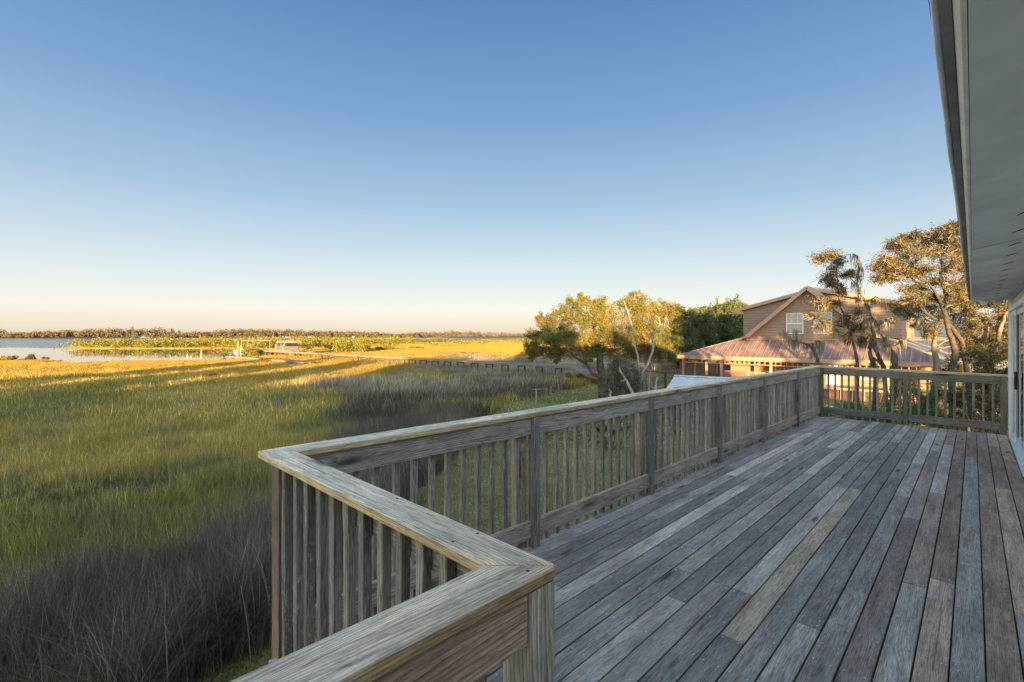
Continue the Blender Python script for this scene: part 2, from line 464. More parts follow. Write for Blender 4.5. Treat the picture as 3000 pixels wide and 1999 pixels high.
def watermat():
    m, nt = newmat('lagoon_water')
    geo = nd(nt, 'ShaderNodeNewGeometry').outputs['Position']
    sp = nd(nt, 'ShaderNodeSeparateXYZ'); nt.links.new(geo, sp.inputs[0])
    far = nd(nt, 'ShaderNodeMapRange'); far.inputs[1].default_value = 205; far.inputs[2].default_value = 245
    pn = noise(nt, vscale(nt, geo, (.004, .02, 1)), 1.0, 3, .5)
    nt.links.new(math_(nt, 'ADD', sp.outputs[1], math_(nt, 'MULTIPLY', math_(nt, 'SUBTRACT', pn, .5), 55)), far.inputs[0])
    n = noise(nt, vscale(nt, geo, (.5, 1.6, 1)), 1.0, 4, .6)
    b = nd(nt, 'ShaderNodeBump', n1=1.0); nt.links.new(n, b.inputs['Height'])
    nt.links.new(math_(nt, 'ADD', math_(nt, 'MULTIPLY', far.outputs[0], .9), .002), b.inputs['Strength'])
    p = nd(nt, 'ShaderNodeBsdfPrincipled')
    p.inputs['Base Color'].default_value = (.03, .08, .14, 1)
    nt.links.new(math_(nt, 'ADD', math_(nt, 'MULTIPLY', far.outputs[0], .12), .01), p.inputs['Roughness'])
    p.inputs['IOR'].default_value = 1.33; p.inputs['Specular IOR Level'].default_value = .5
    nt.links.new(b.outputs[0], p.inputs['Normal'])
    out(nt, p.outputs[0]); return m
M_water = watermat()

#@@SETTING
# ------------------------------------------------------------------ setting
def sheet(name, poly, z, mat, skirt=1.5):
    mb = MB(); top = [(x, y, z) for x, y in poly]
    mb.slab(top, skirt)
    o = mb.build(name, mat); o['kind'] = 'structure'; return o

sheet('ground', [(-9000, -900), (9000, -900), (9000, 9000), (-9000, 9000)], -2.2, M_mud, .5)
sheet('water', [(-8900, -800), (8900, -800), (8900, 8900), (-8900, 8900)], -.07, M_water, .3)
NEAR = [(-700, -500), (900, -500), (4500, -200), (4500, 2700), (300, 2120), (0, 1900), (-110, 1300), (-120, 800), (-80, 480), (-180, 420), (-222, 300),
        (-204, 224), (-196, 219), (-190, 204), (-160, 196), (-139, 196), (-121, 202), (-92, 176), (-76, 150), (-66, 128), (-57, 111), (-56, 102), (-57, 99),
        (-67, 94), (-74, 92.5), (-79, 88), (-84, 86), (-88, 88), (-88.5, 95), (-96, 97), (-110, 97), (-160, 92), (-300, 70)]
sheet('marsh_ground', NEAR, 0, M_mud)
FAR = [(-6000, 560), (-3000, 760), (-1064, 985), (-700, 1120), (-400, 1330), (-150, 1640), (0, 1850), (300, 2050), (1500, 2300), (4400, 2600), (8800, 3000), (8800, 8800), (-8800, 8800)]
sheet('far_shore', FAR, .1, M_bank)
LX = [(-5.6, 3), (-5.2, 5), (-4.6, 7), (-3.9, 8), (-3.3, 14.8), (-2.7, 17), (-1.6, 32), (-.7, 36), (1.3, 39), (3.7, 43), (8.8, 51.5), (13, 60), (20, 70)]
lawn = [(x, y) for x, y in LX] + [(60, 85), (75, 60), (75, -35), (-40, -35), (-12, -5)]
sheet('lawn', lawn, .012, M_lawn, .05)

def inside(px, py, poly):
    r = np.zeros(len(px), bool); n = len(poly)
    for i in range(n):
        x0, y0 = poly[i]; x1, y1 = poly[(i + 1) % n]
        c = ((y0 > py) != (y1 > py))
        t = (x1 - x0) * (py - y0) / ((y1 - y0) if y1 != y0 else 1e-9) + x0
        r ^= c & (px < t)
    return r

# ------------------------------------------------------------------ grass (stuff)
def clump(nb, h, w, spread, lean, seg=3, droop=.2, seed=0):
    g = np.random.default_rng(seed)
    V, Fs = [], []
    for i in range(nb):
        a = g.uniform(0, 2 * np.pi); r = spread * np.sqrt(g.uniform())
        b = np.array([r * np.cos(a), r * np.sin(a), 0]); hh = h * g.uniform(.55, 1.1)
        la = g.uniform(0, 2 * np.pi); ld = np.array([np.cos(la), np.sin(la), 0]); ln = lean * g.uniform(.1, 1)
        wa = g.uniform(0, 2 * np.pi); wd = np.array([np.cos(wa), np.sin(wa), 0]) * w * .5 * g.uniform(.7, 1.3)
        base = len(V)
        for k in range(seg + 1):
            t = k / seg
            c = b + ld * (ln * hh * t ** 1.7) + np.array([0, 0, hh * (t - droop * t ** 3 * ln)])
            ww = wd * (1 - .92 * t ** 1.5)
            V += [c - ww, c + ww]
        for k in range(seg):
            q = base + 2 * k
            Fs.append((q, q + 1, q + 3, q + 2))
    return np.array(V), np.array(Fs)

def proto(name, V, Fs, mat):
    me = bpy.data.meshes.new(name)
    me.from_pydata([tuple(p) for p in V], [], [tuple(f) for f in Fs]); me.materials.append(mat)
    return bpy.data.objects.new(name, me)

def scatter(name, label, cat, pts, rot, scl, tint, protos, pidx):
    me = bpy.data.meshes.new(name)
    n = len(pts)
    me.vertices.add(n); me.vertices.foreach_set('co', np.asarray(pts, np.float32).ravel())
    for an, ty, dat, key in (('rot', 'FLOAT_VECTOR', rot, 'vector'), ('scl', 'FLOAT_VECTOR', scl, 'vector'), ('tint', 'FLOAT_COLOR', tint, 'color'), ('pidx', 'INT', pidx, 'value')):
        a = me.attributes.new(an, ty, 'POINT')
        a.data.foreach_set(key, np.asarray(dat, np.int32 if ty == 'INT' else np.float32).ravel())
    o = bpy.data.objects.new(name, me); COL.objects.link(o)
    tag(o, label, cat, kind='stuff')
    ng = bpy.data.node_groups.new(name + '_scatter', 'GeometryNodeTree')
    ng.interface.new_socket('Geometry', in_out='INPUT', socket_type='NodeSocketGeometry')
    ng.interface.new_socket('Geometry', in_out='OUTPUT', socket_type='NodeSocketGeometry')
    gi = ng.nodes.new('NodeGroupInput'); go = ng.nodes.new('NodeGroupOutput')
    mp = ng.nodes.new('GeometryNodeMeshToPoints'); ng.links.new(gi.outputs[0], mp.inputs[0])
    ip = ng.nodes.new('GeometryNodeInstanceOnPoints'); ng.links.new(mp.outputs[0], ip.inputs['Points'])
    jn = ng.nodes.new('GeometryNodeJoinGeometry')
    for pr in reversed(protos):
        oi = ng.nodes.new('GeometryNodeObjectInfo'); oi.inputs['Object'].default_value = pr
        g2 = ng.nodes.new('GeometryNodeGeometryToInstance'); ng.links.new(oi.outputs['Geometry'], g2.inputs[0])
        ng.links.new(g2.outputs[0], jn.inputs[0])
    ng.links.new(jn.outputs[0], ip.inputs['Instance'])
    ip.inputs['Pick Instance'].default_value = True
    for an, ty, so in (('pidx', 'INT', 'Instance Index'), ('rot', 'FLOAT_VECTOR', 'Rotation'), ('scl', 'FLOAT_VECTOR', 'Scale')):
        na = ng.nodes.new('GeometryNodeInputNamedAttribute'); na.data_type = ty; na.inputs[0].default_value = an
        ng.links.new(na.outputs[0], ip.inputs[so])
    ng.links.new(ip.outputs[0], go.inputs[0])
    md = o.modifiers.new('scatter', 'NODES'); md.node_group = ng
    return o

def interp_line(line, y):
    ys = np.array([q[1] for q in line]); xs = np.array([q[0] for q in line])
    return np.interp(y, ys, xs)
RUSH = [(-12, 3), (-10.5, 5), (-8.0, 7.4), (-7.4, 8.1), (-7.1, 8.7), (-6.7, 9.6), (-6.4, 10.4), (-5.9, 12.1), (-5.8, 18.5), (-9, 30), (-12, 42), (-14, 54), (-10, 62), (-8, 75), (-8, 110), (0, 140)]

def frustum(n, y0, y1, tl=-1.12, tr=1.12, p=1.0, g=rng):
    """random ground points inside the viewed wedge; p shapes density with distance"""
    yy = (y0 ** p + (y1 ** p - y0 ** p) * g.uniform(size=n)) ** (1 / p)
    xx = yy * g.uniform(tl, tr, size=n)
    return xx, yy

def lerp3(a, b, t): return np.array(a)[None] * (1 - t[:, None]) + np.array(b)[None] * t[:, None]

cord_n = [proto('cordgrass_clump', *clump(64, .66, .012, .40, .45, 3, .15, s), M_grass) for s in (1, 2, 3)]
cord_f = [proto('cordgrass_far', *clump(46, .62, .032, .85, .35, 2, .1, s), M_grass) for s in (4, 5)]
rush_n = [proto('rush_clump', *clump(80, 1.25, .010, .32, .85, 4, .35, s), M_grass) for s in (6, 7, 8)]
rush_f = [proto('rush_far', *clump(40, 1.15, .04, .6, .6, 3, .3, s), M_grass) for s in (9, 10)]
lawn_p = [proto('lawn_tuft', *clump(34, .07, .008, .16, .9, 2, .3, s), M_grass) for s in (11, 12)]
lawn_f = [proto('lawn_far', *clump(30, .08, .03, .5, .8, 2, .3, s), M_grass) for s in (13, 14)]
herb_p = [proto('herb', *clump(40, .5, .05, .3, 1.0, 2, .5, s), M_grass) for s in (15, 16)]

def marsh():
    X, Y = [], []
    for (n, a, b) in ((9000, 6, 22), (20000, 20, 50), (34000, 45, 110), (22000, 100, 210), (15000, 200, 430)):
        x, y = frustum(n, a, b, -1.13, .45, 1.6); X.append(x); Y.append(y)
    X, Y = np.concatenate(X), np.concatenate(Y)
    X += 1.0 * (fnoise(X * .15, Y * .15, 91) - .5) * 0
    ok = inside(X, Y, NEAR)
    lx = interp_line(LX, Y) + .5 * (fnoise(X * .7, Y * .7, 3) - .5)
    ok &= (X < lx) | (Y > 60)
    ok &= ~inside(X, Y, lawn)
    X, Y = X[ok], Y[ok]
    wob = (fnoise(X * .35, Y * .35, 17) - .5) * np.clip(Y * .12, 1.2, 6) + rng.normal(0, 1, len(X)) * np.clip(.2 + Y * .03, .3, 2.2)
    rx = interp_line(RUSH, Y) + wob
    isr = (X > rx) & (Y < 66)
    patch = (fnoise(X * .09 + 5, Y * .09, 40) > .58) & (Y > 30) & (Y < 66) & (X > rx - 4)
    isr |= patch
    isr &= ~((Y > 24) & (fnoise(X * .22 + 9, Y * .16, 52) > .56))
    farshade = (Y > 66) & (Y < 140) & (X > -12 + wob * 2) & (X < 40)
    isr |= farshade & (fnoise(X * .06, Y * .05, 60) > .40)
    return X, Y, isr, wob

X, Y, isr, _ = marsh()
n = len(X)
t1 = fnoise(X * .12, Y * .10, 5); t2 = fnoise(X * .5, Y * .5, 9); t3 = rng.uniform(size=n)
green = lerp3((.25, .235, .06), (.52, .40, .115), np.clip((t1 - .5) * 2.6 + .5 + (t3 - .5) * .5, 0, 1))
olive = np.array((.24, .22, .11))[None]
k = np.clip((t2 - .56) * 5, 0, .8)[:, None]
cord = green * (1 - k) + olive * k
sunlit_gold = lerp3((.38, .24, .045), (.50, .29, .05), t3)  # sunlit tone of the far marsh, put into the grass colour
kf = np.clip((Y - 30) / 60, 0, 1)[:, None] * .8
cord = cord * (1 - kf) + sunlit_gold * kf
rush = lerp3((.10, .086, .06), (.29, .25, .185), np.clip((t1 - .5) * 2 + .4 + (t3 - .5) * .6, 0, 1))
rush = rush * (1 + .45 * np.clip((Y - 22) / 20, 0, 1))[:, None]
gm = (fnoise(X * .25, Y * .25, 33) > .68)[:, None]
rush = np.where(gm, rush * .5 + np.array((.11, .13, .04))[None] * .6, rush)
mud = (~isr) & (Y < 16) & (fnoise(X * .45, Y * .45, 71) > .64)
def emit(name, label, cat, sel, col, pn, pf, split, hs):
    ii = np.where(sel)[0]
    far = Y[ii] > split
    rot = np.zeros((len(ii), 3)); rot[:, 2] = rng.uniform(0, 6.28, len(ii)); rot[:, 0] = rng.normal(0, .06, len(ii)); rot[:, 1] = rng.normal(0, .06, len(ii))
    s = hs * (.68 + .64 * fnoise(X[ii] * .7, Y[ii] * .7, 77)) * rng.uniform(.7, 1.3, len(ii))
    grow = np.clip(Y[ii] / 90, 1, 3.2)
    scl = np.stack([s * grow, s * grow, s], 1)
    pid = np.where(far, len(pn) + rng.integers(0, len(pf), len(ii)), rng.integers(0, len(pn), len(ii)))
    tint = np.concatenate([col[ii], np.ones((len(ii), 1))], 1)
    pts = np.stack([X[ii], Y[ii], np.zeros(len(ii))], 1)
    return scatter(name, label, cat, pts, rot, scl, tint, pn + pf, pid)
emit('marsh_grass', 'tall green cordgrass covering the salt marsh, tinted sunlit gold further out', 'marsh grass', (~isr) & (~mud), cord, cord_n, cord_f, 26, np.where(Y > 55, .72, 1.0)[(~isr) & (~mud)])
emit('needle_rush', 'dark grey needle rush growing between the lawn and the cordgrass', 'rushes', isr, rush, rush_n, rush_f, 26, np.where(Y > 45, .62, 1.0)[isr])
emit('marsh_herbs', 'low dark green and brown herbs in gaps of the near marsh', 'marsh herbs', mud, lerp3((.16, .18, .065), (.27, .24, .12), t3), herb_p, herb_p, 99, .9)

def lawn_grass():
    x1, y1 = frustum(26000, 4.5, 30, -.75, 1.15, 1.3); x2, y2 = frustum(14000, 25, 85, -.2, 1.0, 1.6)
    x, y = np.concatenate([x1, x2]), np.concatenate([y1, y2])
    ok = inside(x, y, lawn); x, y = x[ok], y[ok]
    uu = x * S + y * Cc; vv = x * Cc - y * S
    ok = ~((vv > -2.3) & (uu < 12.4) & (uu > -8)) & ~((uu > 44) & (uu < 60) & (vv > -22) & (vv < 0)); x, y = x[ok], y[ok]
    m = len(x); t = fnoise(x * .35, y * .35, 21); r = rng.uniform(size=m)
    c = lerp3((.21, .24, .08), (.40, .35, .16), np.clip((t - .5) * 2.5 + .5 + (r - .5) * .6, 0, 1))
    far = y > 22
    rot = np.zeros((m, 3)); rot[:, 2] = r * 6.28
    s = rng.uniform(.7, 1.4, m); grow = np.where(far, np.clip(y / 30, 1, 2), 1)
    scatter('lawn_grass', 'short mown lawn grass below the deck', 'lawn grass', np.stack([x, y, np.full(m, .012)], 1), rot,
            np.stack([s * grow, s * grow, s], 1), np.concatenate([c, np.ones((m, 1))], 1), lawn_p + lawn_f,
            np.where(far, 2 + rng.integers(0, 2, m), rng.integers(0, 2, m)))
lawn_grass()
#@@TREES
# ------------------------------------------------------------------ trees
def quads(cent, size, asp=.5, up=0.0, g=rng):
    """leaf quads at centres; returns verts, faces"""
    n = len(cent)
    a = g.normal(size=(n, 3)); a[:, 2] += up; a /= np.linalg.norm(a, axis=1)[:, None]
    b = g.normal(size=(n, 3)); b -= a * (a * b).sum(1)[:, None]; b /= np.linalg.norm(b, axis=1)[:, None]
    s = (size * g.uniform(.6, 1.35, n))[:, None]
    A, B = a * s * .5, b * s * asp * .5
    V = np.stack([cent - A, cent + B, cent + A, cent - B], 1).reshape(-1, 3)
    return V, np.arange(4 * n).reshape(n, 4)

def wiggle(p0, p1, n, amp, sag=0.0, g=rng):
    p0, p1 = np.asarray(p0, float), np.asarray(p1, float)
    L = np.linalg.norm(p1 - p0)
    t = np.linspace(0, 1, n)[:, None]
    q = p0 + (p1 - p0) * t
    off = np.cumsum(g.normal(0, amp * L / n, (n, 3)), 0)
    off -= off[-1] * t; off[0] = 0
    q = q + off
    q[:, 2] += sag * L * (4 * t * (1 - t))[:, 0]
    return q

def moss_strips(points, length, mb_V, mb_F, w=.013, n=22, g=rng):
    for p in points:
        for i in range(n):
            b = p + g.normal(0, .09, 3) * np.array([1, 1, .5])
            L = length * g.uniform(.3, 1.1)
            a = g.uniform(0, np.pi); d = np.array([np.cos(a), np.sin(a), 0]) * w * g.uniform(.5, 1.5)
            base = len(mb_V)
            dr = g.normal(0, .05, 3)
            for k in range(4):
                t = k / 3
                c = b - np.array([0, 0, L * t]) + dr * t + g.normal(0, .012, 3)
                ww = d * (1.0, .9, .6, .12)[k]
                mb_V += [c - ww, c + ww]
            for k in range(3):
                q = base + 2 * k; mb_F.append((q, q + 1, q + 3, q + 2))

def tree(name, label, cat, trunk, blobs, leaf=.11, dens=1.0, lmat=None, bmat=None, moss=0, mosslen=.8, group=None, r_blob_scale=1.0, nsubk=1.0, leafk=1.0, wisp=0,
         stems=(), twigs=1.0, clump_sig=.30, seed=1, base=None, bare=0, fill=.0):
    """trunk: list of (point, radius); stems: more such lists; blobs: list of (centre, radius)"""
    g = np.random.default_rng(seed)
    b0 = trunk[0][0] if base is None else base
    root = empty(name, tuple(b0), label, cat, group)
    mb = MB(); tb = MB()
    nodes = []
    for st in (trunk,) + tuple(stems):
        pts, rr = [], []
        for i in range(len(st) - 1):
            (p, r0), (q, r1) = st[i], st[i + 1]
            m = 5
            seg = wiggle(p, q, m, .10, g=g)
            for k in range(m - (0 if i == len(st) - 2 else 1)):
                t = k / (m - 1); pts.append(seg[k]); rr.append(r0 * (1 - t) + r1 * t)
        mb.tube(pts, rr, 9)
        nodes += list(zip(pts, rr))
    NP = np.array([q for q, _ in nodes]); NR = np.array([r for _, r in nodes])
    leafC, mossP = [], []
    for (c, r) in blobs:
        r = r * r_blob_scale
        c = np.asarray(c, float)
        d = np.linalg.norm(NP - c, axis=1) + np.where(NP[:, 2] > c[2] - .1 * r, 1.2, 0) + (NP[:, 2] < b0[2] + .3) * 2
        i = int(np.argmin(d))
        lr = max(.016, min(NR[i] * .5, .025 + r * .035))
        if d[i] > r * .5:
            limb = wiggle(NP[i], c, 8, .22, .05, g)
        else:
            limb = wiggle(NP[i], c + g.normal(0, r * .3, 3), 6, .2, 0, g)
        mb.tube(limb, np.linspace(lr, lr * .35, len(limb)), 6)
        nsub = int(nsubk * max(4, min(13, 4 + r * 4)))
        for s_ in range(nsub):
            k = g.integers(len(limb) // 2, len(limb))
            dirv = g.normal(size=3); dirv[2] = dirv[2] * .8 + .25; dirv /= np.linalg.norm(dirv)
            e = c + dirv * r * g.uniform(.55, 1.0)
            sub = wiggle(limb[k], e, 6, .28, .04, g)
            mb.tube(sub, np.linspace(max(.011, lr * .4), .006, 6), 4, cap=False)
            for w_ in range(wisp):
                d_ = sub[5] - sub[2] + g.normal(0, r * .25, 3); d_ /= np.linalg.norm(d_) + 1e-6
                tw = wiggle(sub[g.integers(3, 6)], sub[5] + d_ * r * g.uniform(.15, .6), 5, .35, 0, g)
                tb.tube(tw, np.linspace(.011, .004, 5), 3, cap=False)
            if g.uniform() < moss: mossP.append(sub[3]); mossP.append(sub[4])
            for w_ in range(int(3 * twigs + g.uniform())):
                kk = g.integers(2, 6)
                e2 = sub[kk] + g.normal(0, r * .28, 3) + np.array([0, 0, r * .05])
                tw = wiggle(sub[kk], e2, 4, .3, 0, g)
                tb.tube(tw, np.linspace(.009, .004, 4), 3, cap=False)
                if g.uniform() >= bare:
                    nl = int(leafk * dens * (24 + 30 * g.uniform()) * max(.5, r))
                    along = tw[g.integers(1, 4, nl)]
                    leafC.append(along + g.normal(0, clump_sig * r * .42, (nl, 3)) * np.array([1, 1, .75]))
        if fill:
            nf = int(fill * 420 * r * r * (.12 / leaf) ** 1.3)
            v = g.normal(size=(nf, 3)); v /= np.linalg.norm(v, axis=1)[:, None]
            rad = r * g.uniform(.2, 1.0, (nf, 1)) ** .5
            q = c + v * rad
            keep = fnoise(q[:, 0] * 2.2 / r ** .5 + q[:, 2] * 1.3, q[:, 2] * 2.2 / r ** .5 + q[:, 1] * 1.7, seed) > .47
            leafC.append(q[keep])
        if moss and g.uniform() < moss * 1.5: mossP.append(c + g.normal(0, r * .4, 3))
    mb.build('trunk', bmat or M_bark, root)
    if tb.v: tb.build('twigs', M_twig_sunlit, root)['kind'] = 'stuff'
    if leafC:
        LC = np.concatenate(leafC)
        V, Fq = quads(LC, leaf, .55, g=g)
        npmesh('crown', V, Fq, lmat or M_leaf, root)
    if mossP:
        mv, mf = [], []
        moss_strips(mossP, mosslen, mv, mf, g=g)
        npmesh('hanging_moss', np.array(mv), np.array(mf), M_moss, root)['kind'] = 'stuff'
    return root

def ptr(pts, Y, r, jit=0.0, g=rng):
    """trunk through photograph points at distance Y"""
    n = len(pts); rr = np.linspace(r[0], r[1], n)
    return [(P(x, y, Y + (g.uniform(-jit, jit) if i else 0)), rr[i]) for i, (x, y) in enumerate(pts)]
def pbl(bl, Y, dj=.8, g=rng):
    o = []
    for (x, y, r) in bl:
        rr = r / F * Y
        o.append((P(x, y, Y + g.uniform(-dj, dj) * rr * 1.3), rr))
    return o
def gy(Y): return 985 + EYE * F / Y      # picture row of the ground at distance Y

G_OAK = 'oaks along the edge of the marsh'
tree('live_oak', 'broad sunlit live oak leaning over the boardwalk end', 'tree',
     ptr([(1768, gy(39)), (1764, 1120), (1758, 1060), (1752, 1010), (1740, 960)], 39, (.42, .16)),
     pbl([(1562, 1010, 24), (1590, 975, 26), (1555, 1030, 16), (1615, 1000, 30), (1605, 945, 22), (1640, 960, 30), (1650, 915, 22), (1680, 900, 24), (1690, 945, 32), (1660, 1005, 30),
          (1700, 1000, 32), (1730, 910, 26), (1745, 955, 30), (1775, 900, 24), (1790, 940, 26), (1775, 985, 28), (1740, 1025, 26), (1690, 1035, 22), (1640, 1030, 22), (1600, 1035, 20), (1800, 990, 22), (1715, 880, 14), (1760, 880, 14), (1700, 872, 10), (1625, 915, 14), (1580, 940, 14), (1548, 985, 12), (1560, 1046, 10), (1630, 1050, 11), (1720, 1046, 16), (1780, 1035, 20), (1668, 878, 10)], 39, 1.0),
     leaf=.10, dens=2.6, seed=11, moss=.03, mosslen=.5, group=G_OAK, fill=1.5, wisp=1, r_blob_scale=1.35, twigs=1.4, bmat=M_barkbrown,
     stems=[ptr([(1762, 1105), (1735, 1095), (1718, 1068), (1690, 1050), (1668, 1030), (1640, 1028)], 38.5, (.17, .05), .4)])
tree('live_oak', 'tall sunlit oak behind the bare twin snags', 'tree',
     ptr([(1905, gy(45)), (1895, 1060), (1888, 990), (1880, 930)], 45, (.36, .12)),
     pbl([(1830, 905, 24), (1845, 875, 18), (1870, 885, 22), (1880, 915, 26), (1850, 945, 28), (1885, 960, 28), (1915, 915, 22), (1930, 955, 26), (1945, 905, 22), (1970, 925, 24), (1960, 970, 26), (1905, 1000, 26), (1850, 995, 26), (1825, 965, 22), (1840, 1025, 24), (1880, 1035, 26), (1920, 1035, 26), (1955, 1010, 26), (1950, 1045, 24), (1815, 1000, 20)], 45, 1.2),
     leaf=.11, dens=2.5, seed=12, moss=.14, group=G_OAK, fill=1.8, wisp=1, r_blob_scale=1.35, twigs=1.3)
for i, (tx, bl, lb) in enumerate([
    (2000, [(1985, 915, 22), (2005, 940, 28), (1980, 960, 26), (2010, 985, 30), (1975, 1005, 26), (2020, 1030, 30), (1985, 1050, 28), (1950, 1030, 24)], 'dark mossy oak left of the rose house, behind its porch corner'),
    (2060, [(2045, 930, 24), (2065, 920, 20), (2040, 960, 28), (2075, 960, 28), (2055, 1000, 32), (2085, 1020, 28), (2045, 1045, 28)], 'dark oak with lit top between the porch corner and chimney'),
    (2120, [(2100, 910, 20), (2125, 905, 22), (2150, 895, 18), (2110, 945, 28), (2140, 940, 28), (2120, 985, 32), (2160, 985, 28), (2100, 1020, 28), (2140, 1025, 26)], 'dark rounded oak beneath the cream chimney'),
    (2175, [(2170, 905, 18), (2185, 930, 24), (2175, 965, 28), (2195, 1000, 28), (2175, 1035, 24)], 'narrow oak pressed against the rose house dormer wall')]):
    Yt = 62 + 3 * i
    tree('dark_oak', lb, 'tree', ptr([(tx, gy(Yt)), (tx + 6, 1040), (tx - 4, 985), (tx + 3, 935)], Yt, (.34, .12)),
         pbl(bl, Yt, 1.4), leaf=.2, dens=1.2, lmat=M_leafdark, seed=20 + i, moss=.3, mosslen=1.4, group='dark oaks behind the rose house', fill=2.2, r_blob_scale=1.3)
tree('mossy_cedar', 'grey green mossy tree standing at the foot of the bare snags', 'tree',
     ptr([(1800, gy(34)), (1805, 1120), (1810, 1060)], 34, (.16, .06)),
     pbl([(1795, 1075, 20), (1820, 1060, 22), (1845, 1085, 24), (1790, 1110, 24), (1825, 1110, 26), (1855, 1125, 24), (1785, 1150, 24), (1820, 1150, 26), (1860, 1160, 22), (1800, 1185, 26), (1845, 1190, 26), (1780, 1200, 20)], 34, 1.0),
     leaf=.085, dens=1.3, lmat=M_leafgrey, seed=31, moss=.5, mosslen=.6, fill=2.4, r_blob_scale=1.35)
# dead snags
def snag(label, lines, Y, group=None, mossn=0, name='dead_tree', mat=None):
    root = empty(name, tuple(P(lines[0][0][0][0], gy(Y), Y)), label, 'dead tree', group)
    mb = MB(); g = np.random.default_rng(len(lines) + int(Y * 10)); mp = []
    for pts, r0, r1 in lines:
        q = [P(x, y, Y + (g.uniform(-.25, .25) if i else 0)) for i, (x, y) in enumerate(pts)]
        full, rr = [], []
        for i in range(len(q) - 1):
            sg = wiggle(q[i], q[i + 1], 4, .1, g=g)
            full += list(sg[:-1] if i < len(q) - 2 else sg)
        mb.tube(full, np.linspace(r0, r1, len(full)) * .82, 7)
        for k in range(2, len(full) - 1, 3):
            if g.uniform() < mossn: mp.append(full[k])
    mb.build('trunk', mat or M_dead, root)
    if mp:
        mv, mf = [], []
        moss_strips(mp, .55, mv, mf, w=.012, n=36, g=g)
        npmesh('hanging_moss', np.array(mv), np.array(mf), M_moss, root)['kind'] = 'stuff'
snag('tall bare grey snag bending left, forked at the ground', [
    ([(1872, gy(34)), (1871, 1150), (1870, 1070), (1868, 1040), (1858, 1010), (1853, 985), (1849, 945), (1838, 910), (1828, 882)], .12, .03),
    ([(1850, 960), (1836, 950), (1830, 935)], .03, .012), ([(1841, 915), (1850, 900)], .025, .01)], 34, 'bare snags beside the oaks', .35)
snag('bare pale snag curving right with a clawed top', [
    ([(1872, gy(33.5)), (1876, 1130), (1884, 1088), (1902, 1060), (1912, 1030), (1916, 995), (1914, 978), (1926, 962), (1934, 950), (1930, 930), (1920, 925)], .13, .03),
    ([(1934, 952), (1950, 948), (1952, 930), (1956, 920)], .04, .012), ([(1948, 948), (1960, 962), (1974, 968)], .03, .01), ([(1950, 950), (1957, 970), (1966, 975)], .02, .008),
    ([(1914, 978), (1930, 980), (1945, 978), (1962, 982)], .03, .008), ([(1938, 980), (1944, 966)], .015, .006), ([(1914, 985), (1905, 970), (1903, 955)], .03, .01), ([(1930, 952), (1918, 940)], .02, .008)], 33.5, 'bare snags beside the oaks', .3)
snag('leaning broken pale trunk beside the grey green mossy tree', [
    ([(1866, gy(30)), (1856, 1155), (1842, 1130), (1832, 1110), (1820, 1092), (1814, 1078)], .15, .05), ([(1832, 1112), (1822, 1118), (1818, 1112)], .06, .02), ([(1820, 1090), (1810, 1088)], .03, .01)], 30)
snag('short white broken stump with a side branch, left of the metal shed roof', [
    ([(1917, gy(27)), (1918, 1150), (1921, 1130), (1926, 1105)], .13, .06), ([(1918, 1138), (1930, 1134), (1942, 1130)], .04, .012), ([(1917, 1140), (1911, 1134)], .04, .02)], 27, None, 0, 'dead_stump')
snag('thin forked dead sapling beside the broken white stump', [
    ([(1901, gy(28)), (1901, 1150), (1903, 1110), (1907, 1082)], .06, .02), ([(1902, 1130), (1897, 1105)], .03, .01), ([(1904, 1100), (1912, 1090)], .02, .008)], 28)
for x, y, lb in ((1788, 1140, 'small pale snag rising behind the middle of the long rail'), (1668, 1170, 'grey jagged stump tip just above the long rail'), (1622, 1188, 'lowest grey stump tip, nearest along the long rail')):
    snag(lb, [([(x, gy(24)), (x + 1, y + 30), (x, y + 8), (x - 3, y)], .11, .03), ([(x, y + 14), (x + 5, y + 4)], .035, .012)], 24, 'small stumps on the lawn edge', 0, 'dead_stump')

# right-hand trees beyond the far rail
tree('thin_oak', 'thin crooked oak in front of the rose house gable', 'tree',
     ptr([(2516, gy(24)), (2512, 1120), (2503, 1018), (2491, 972), (2478, 930), (2462, 900), (2456, 865), (2451, 810), (2452, 755)], 24, (.085, .02)),
     pbl([(2392, 760, 11), (2412, 762, 9), (2430, 750, 14), (2452, 768, 15), (2440, 800, 13), (2420, 812, 14), (2432, 832, 12), (2460, 840, 10), (2484, 808, 11), (2500, 800, 8), (2400, 890, 12), (2425, 885, 13), (2450, 890, 12), (2376, 930, 9), (2395, 960, 8), (2470, 945, 12), (2440, 975, 9), (2495, 930, 12), (2520, 915, 12), (2505, 960, 10), (2540, 960, 12), (2530, 1000, 10), (2480, 990, 10), (2415, 950, 9), (2465, 860, 9)], 24, 1.2),
     leaf=.065, dens=2.2, lmat=M_leafdry, bmat=M_barkbrown, seed=41, moss=.10, mosslen=.4, twigs=4.0, clump_sig=.85, r_blob_scale=1.65, fill=.0, nsubk=1.8, leafk=.13, wisp=4)
snag('bare mossy snag with a broken crown, right of the thin crooked oak', [
    ([(2596, gy(23)), (2590, 1076), (2564, 1021), (2556, 960), (2552, 926), (2534, 880), (2516, 862), (2512, 834), (2516, 791), (2513, 752), (2500, 745)], .12, .03),
    ([(2516, 795), (2524, 780), (2526, 768)], .025, .01), ([(2514, 840), (2496, 820), (2488, 800)], .03, .01), ([(2552, 926), (2540, 940), (2534, 930)], .05, .02),
    ([(2540, 885), (2565, 870), (2590, 880)], .05, .015), ([(2530, 880), (2505, 870), (2490, 880)], .05, .015)], 23, None, .55, mat=M_barkbrown)
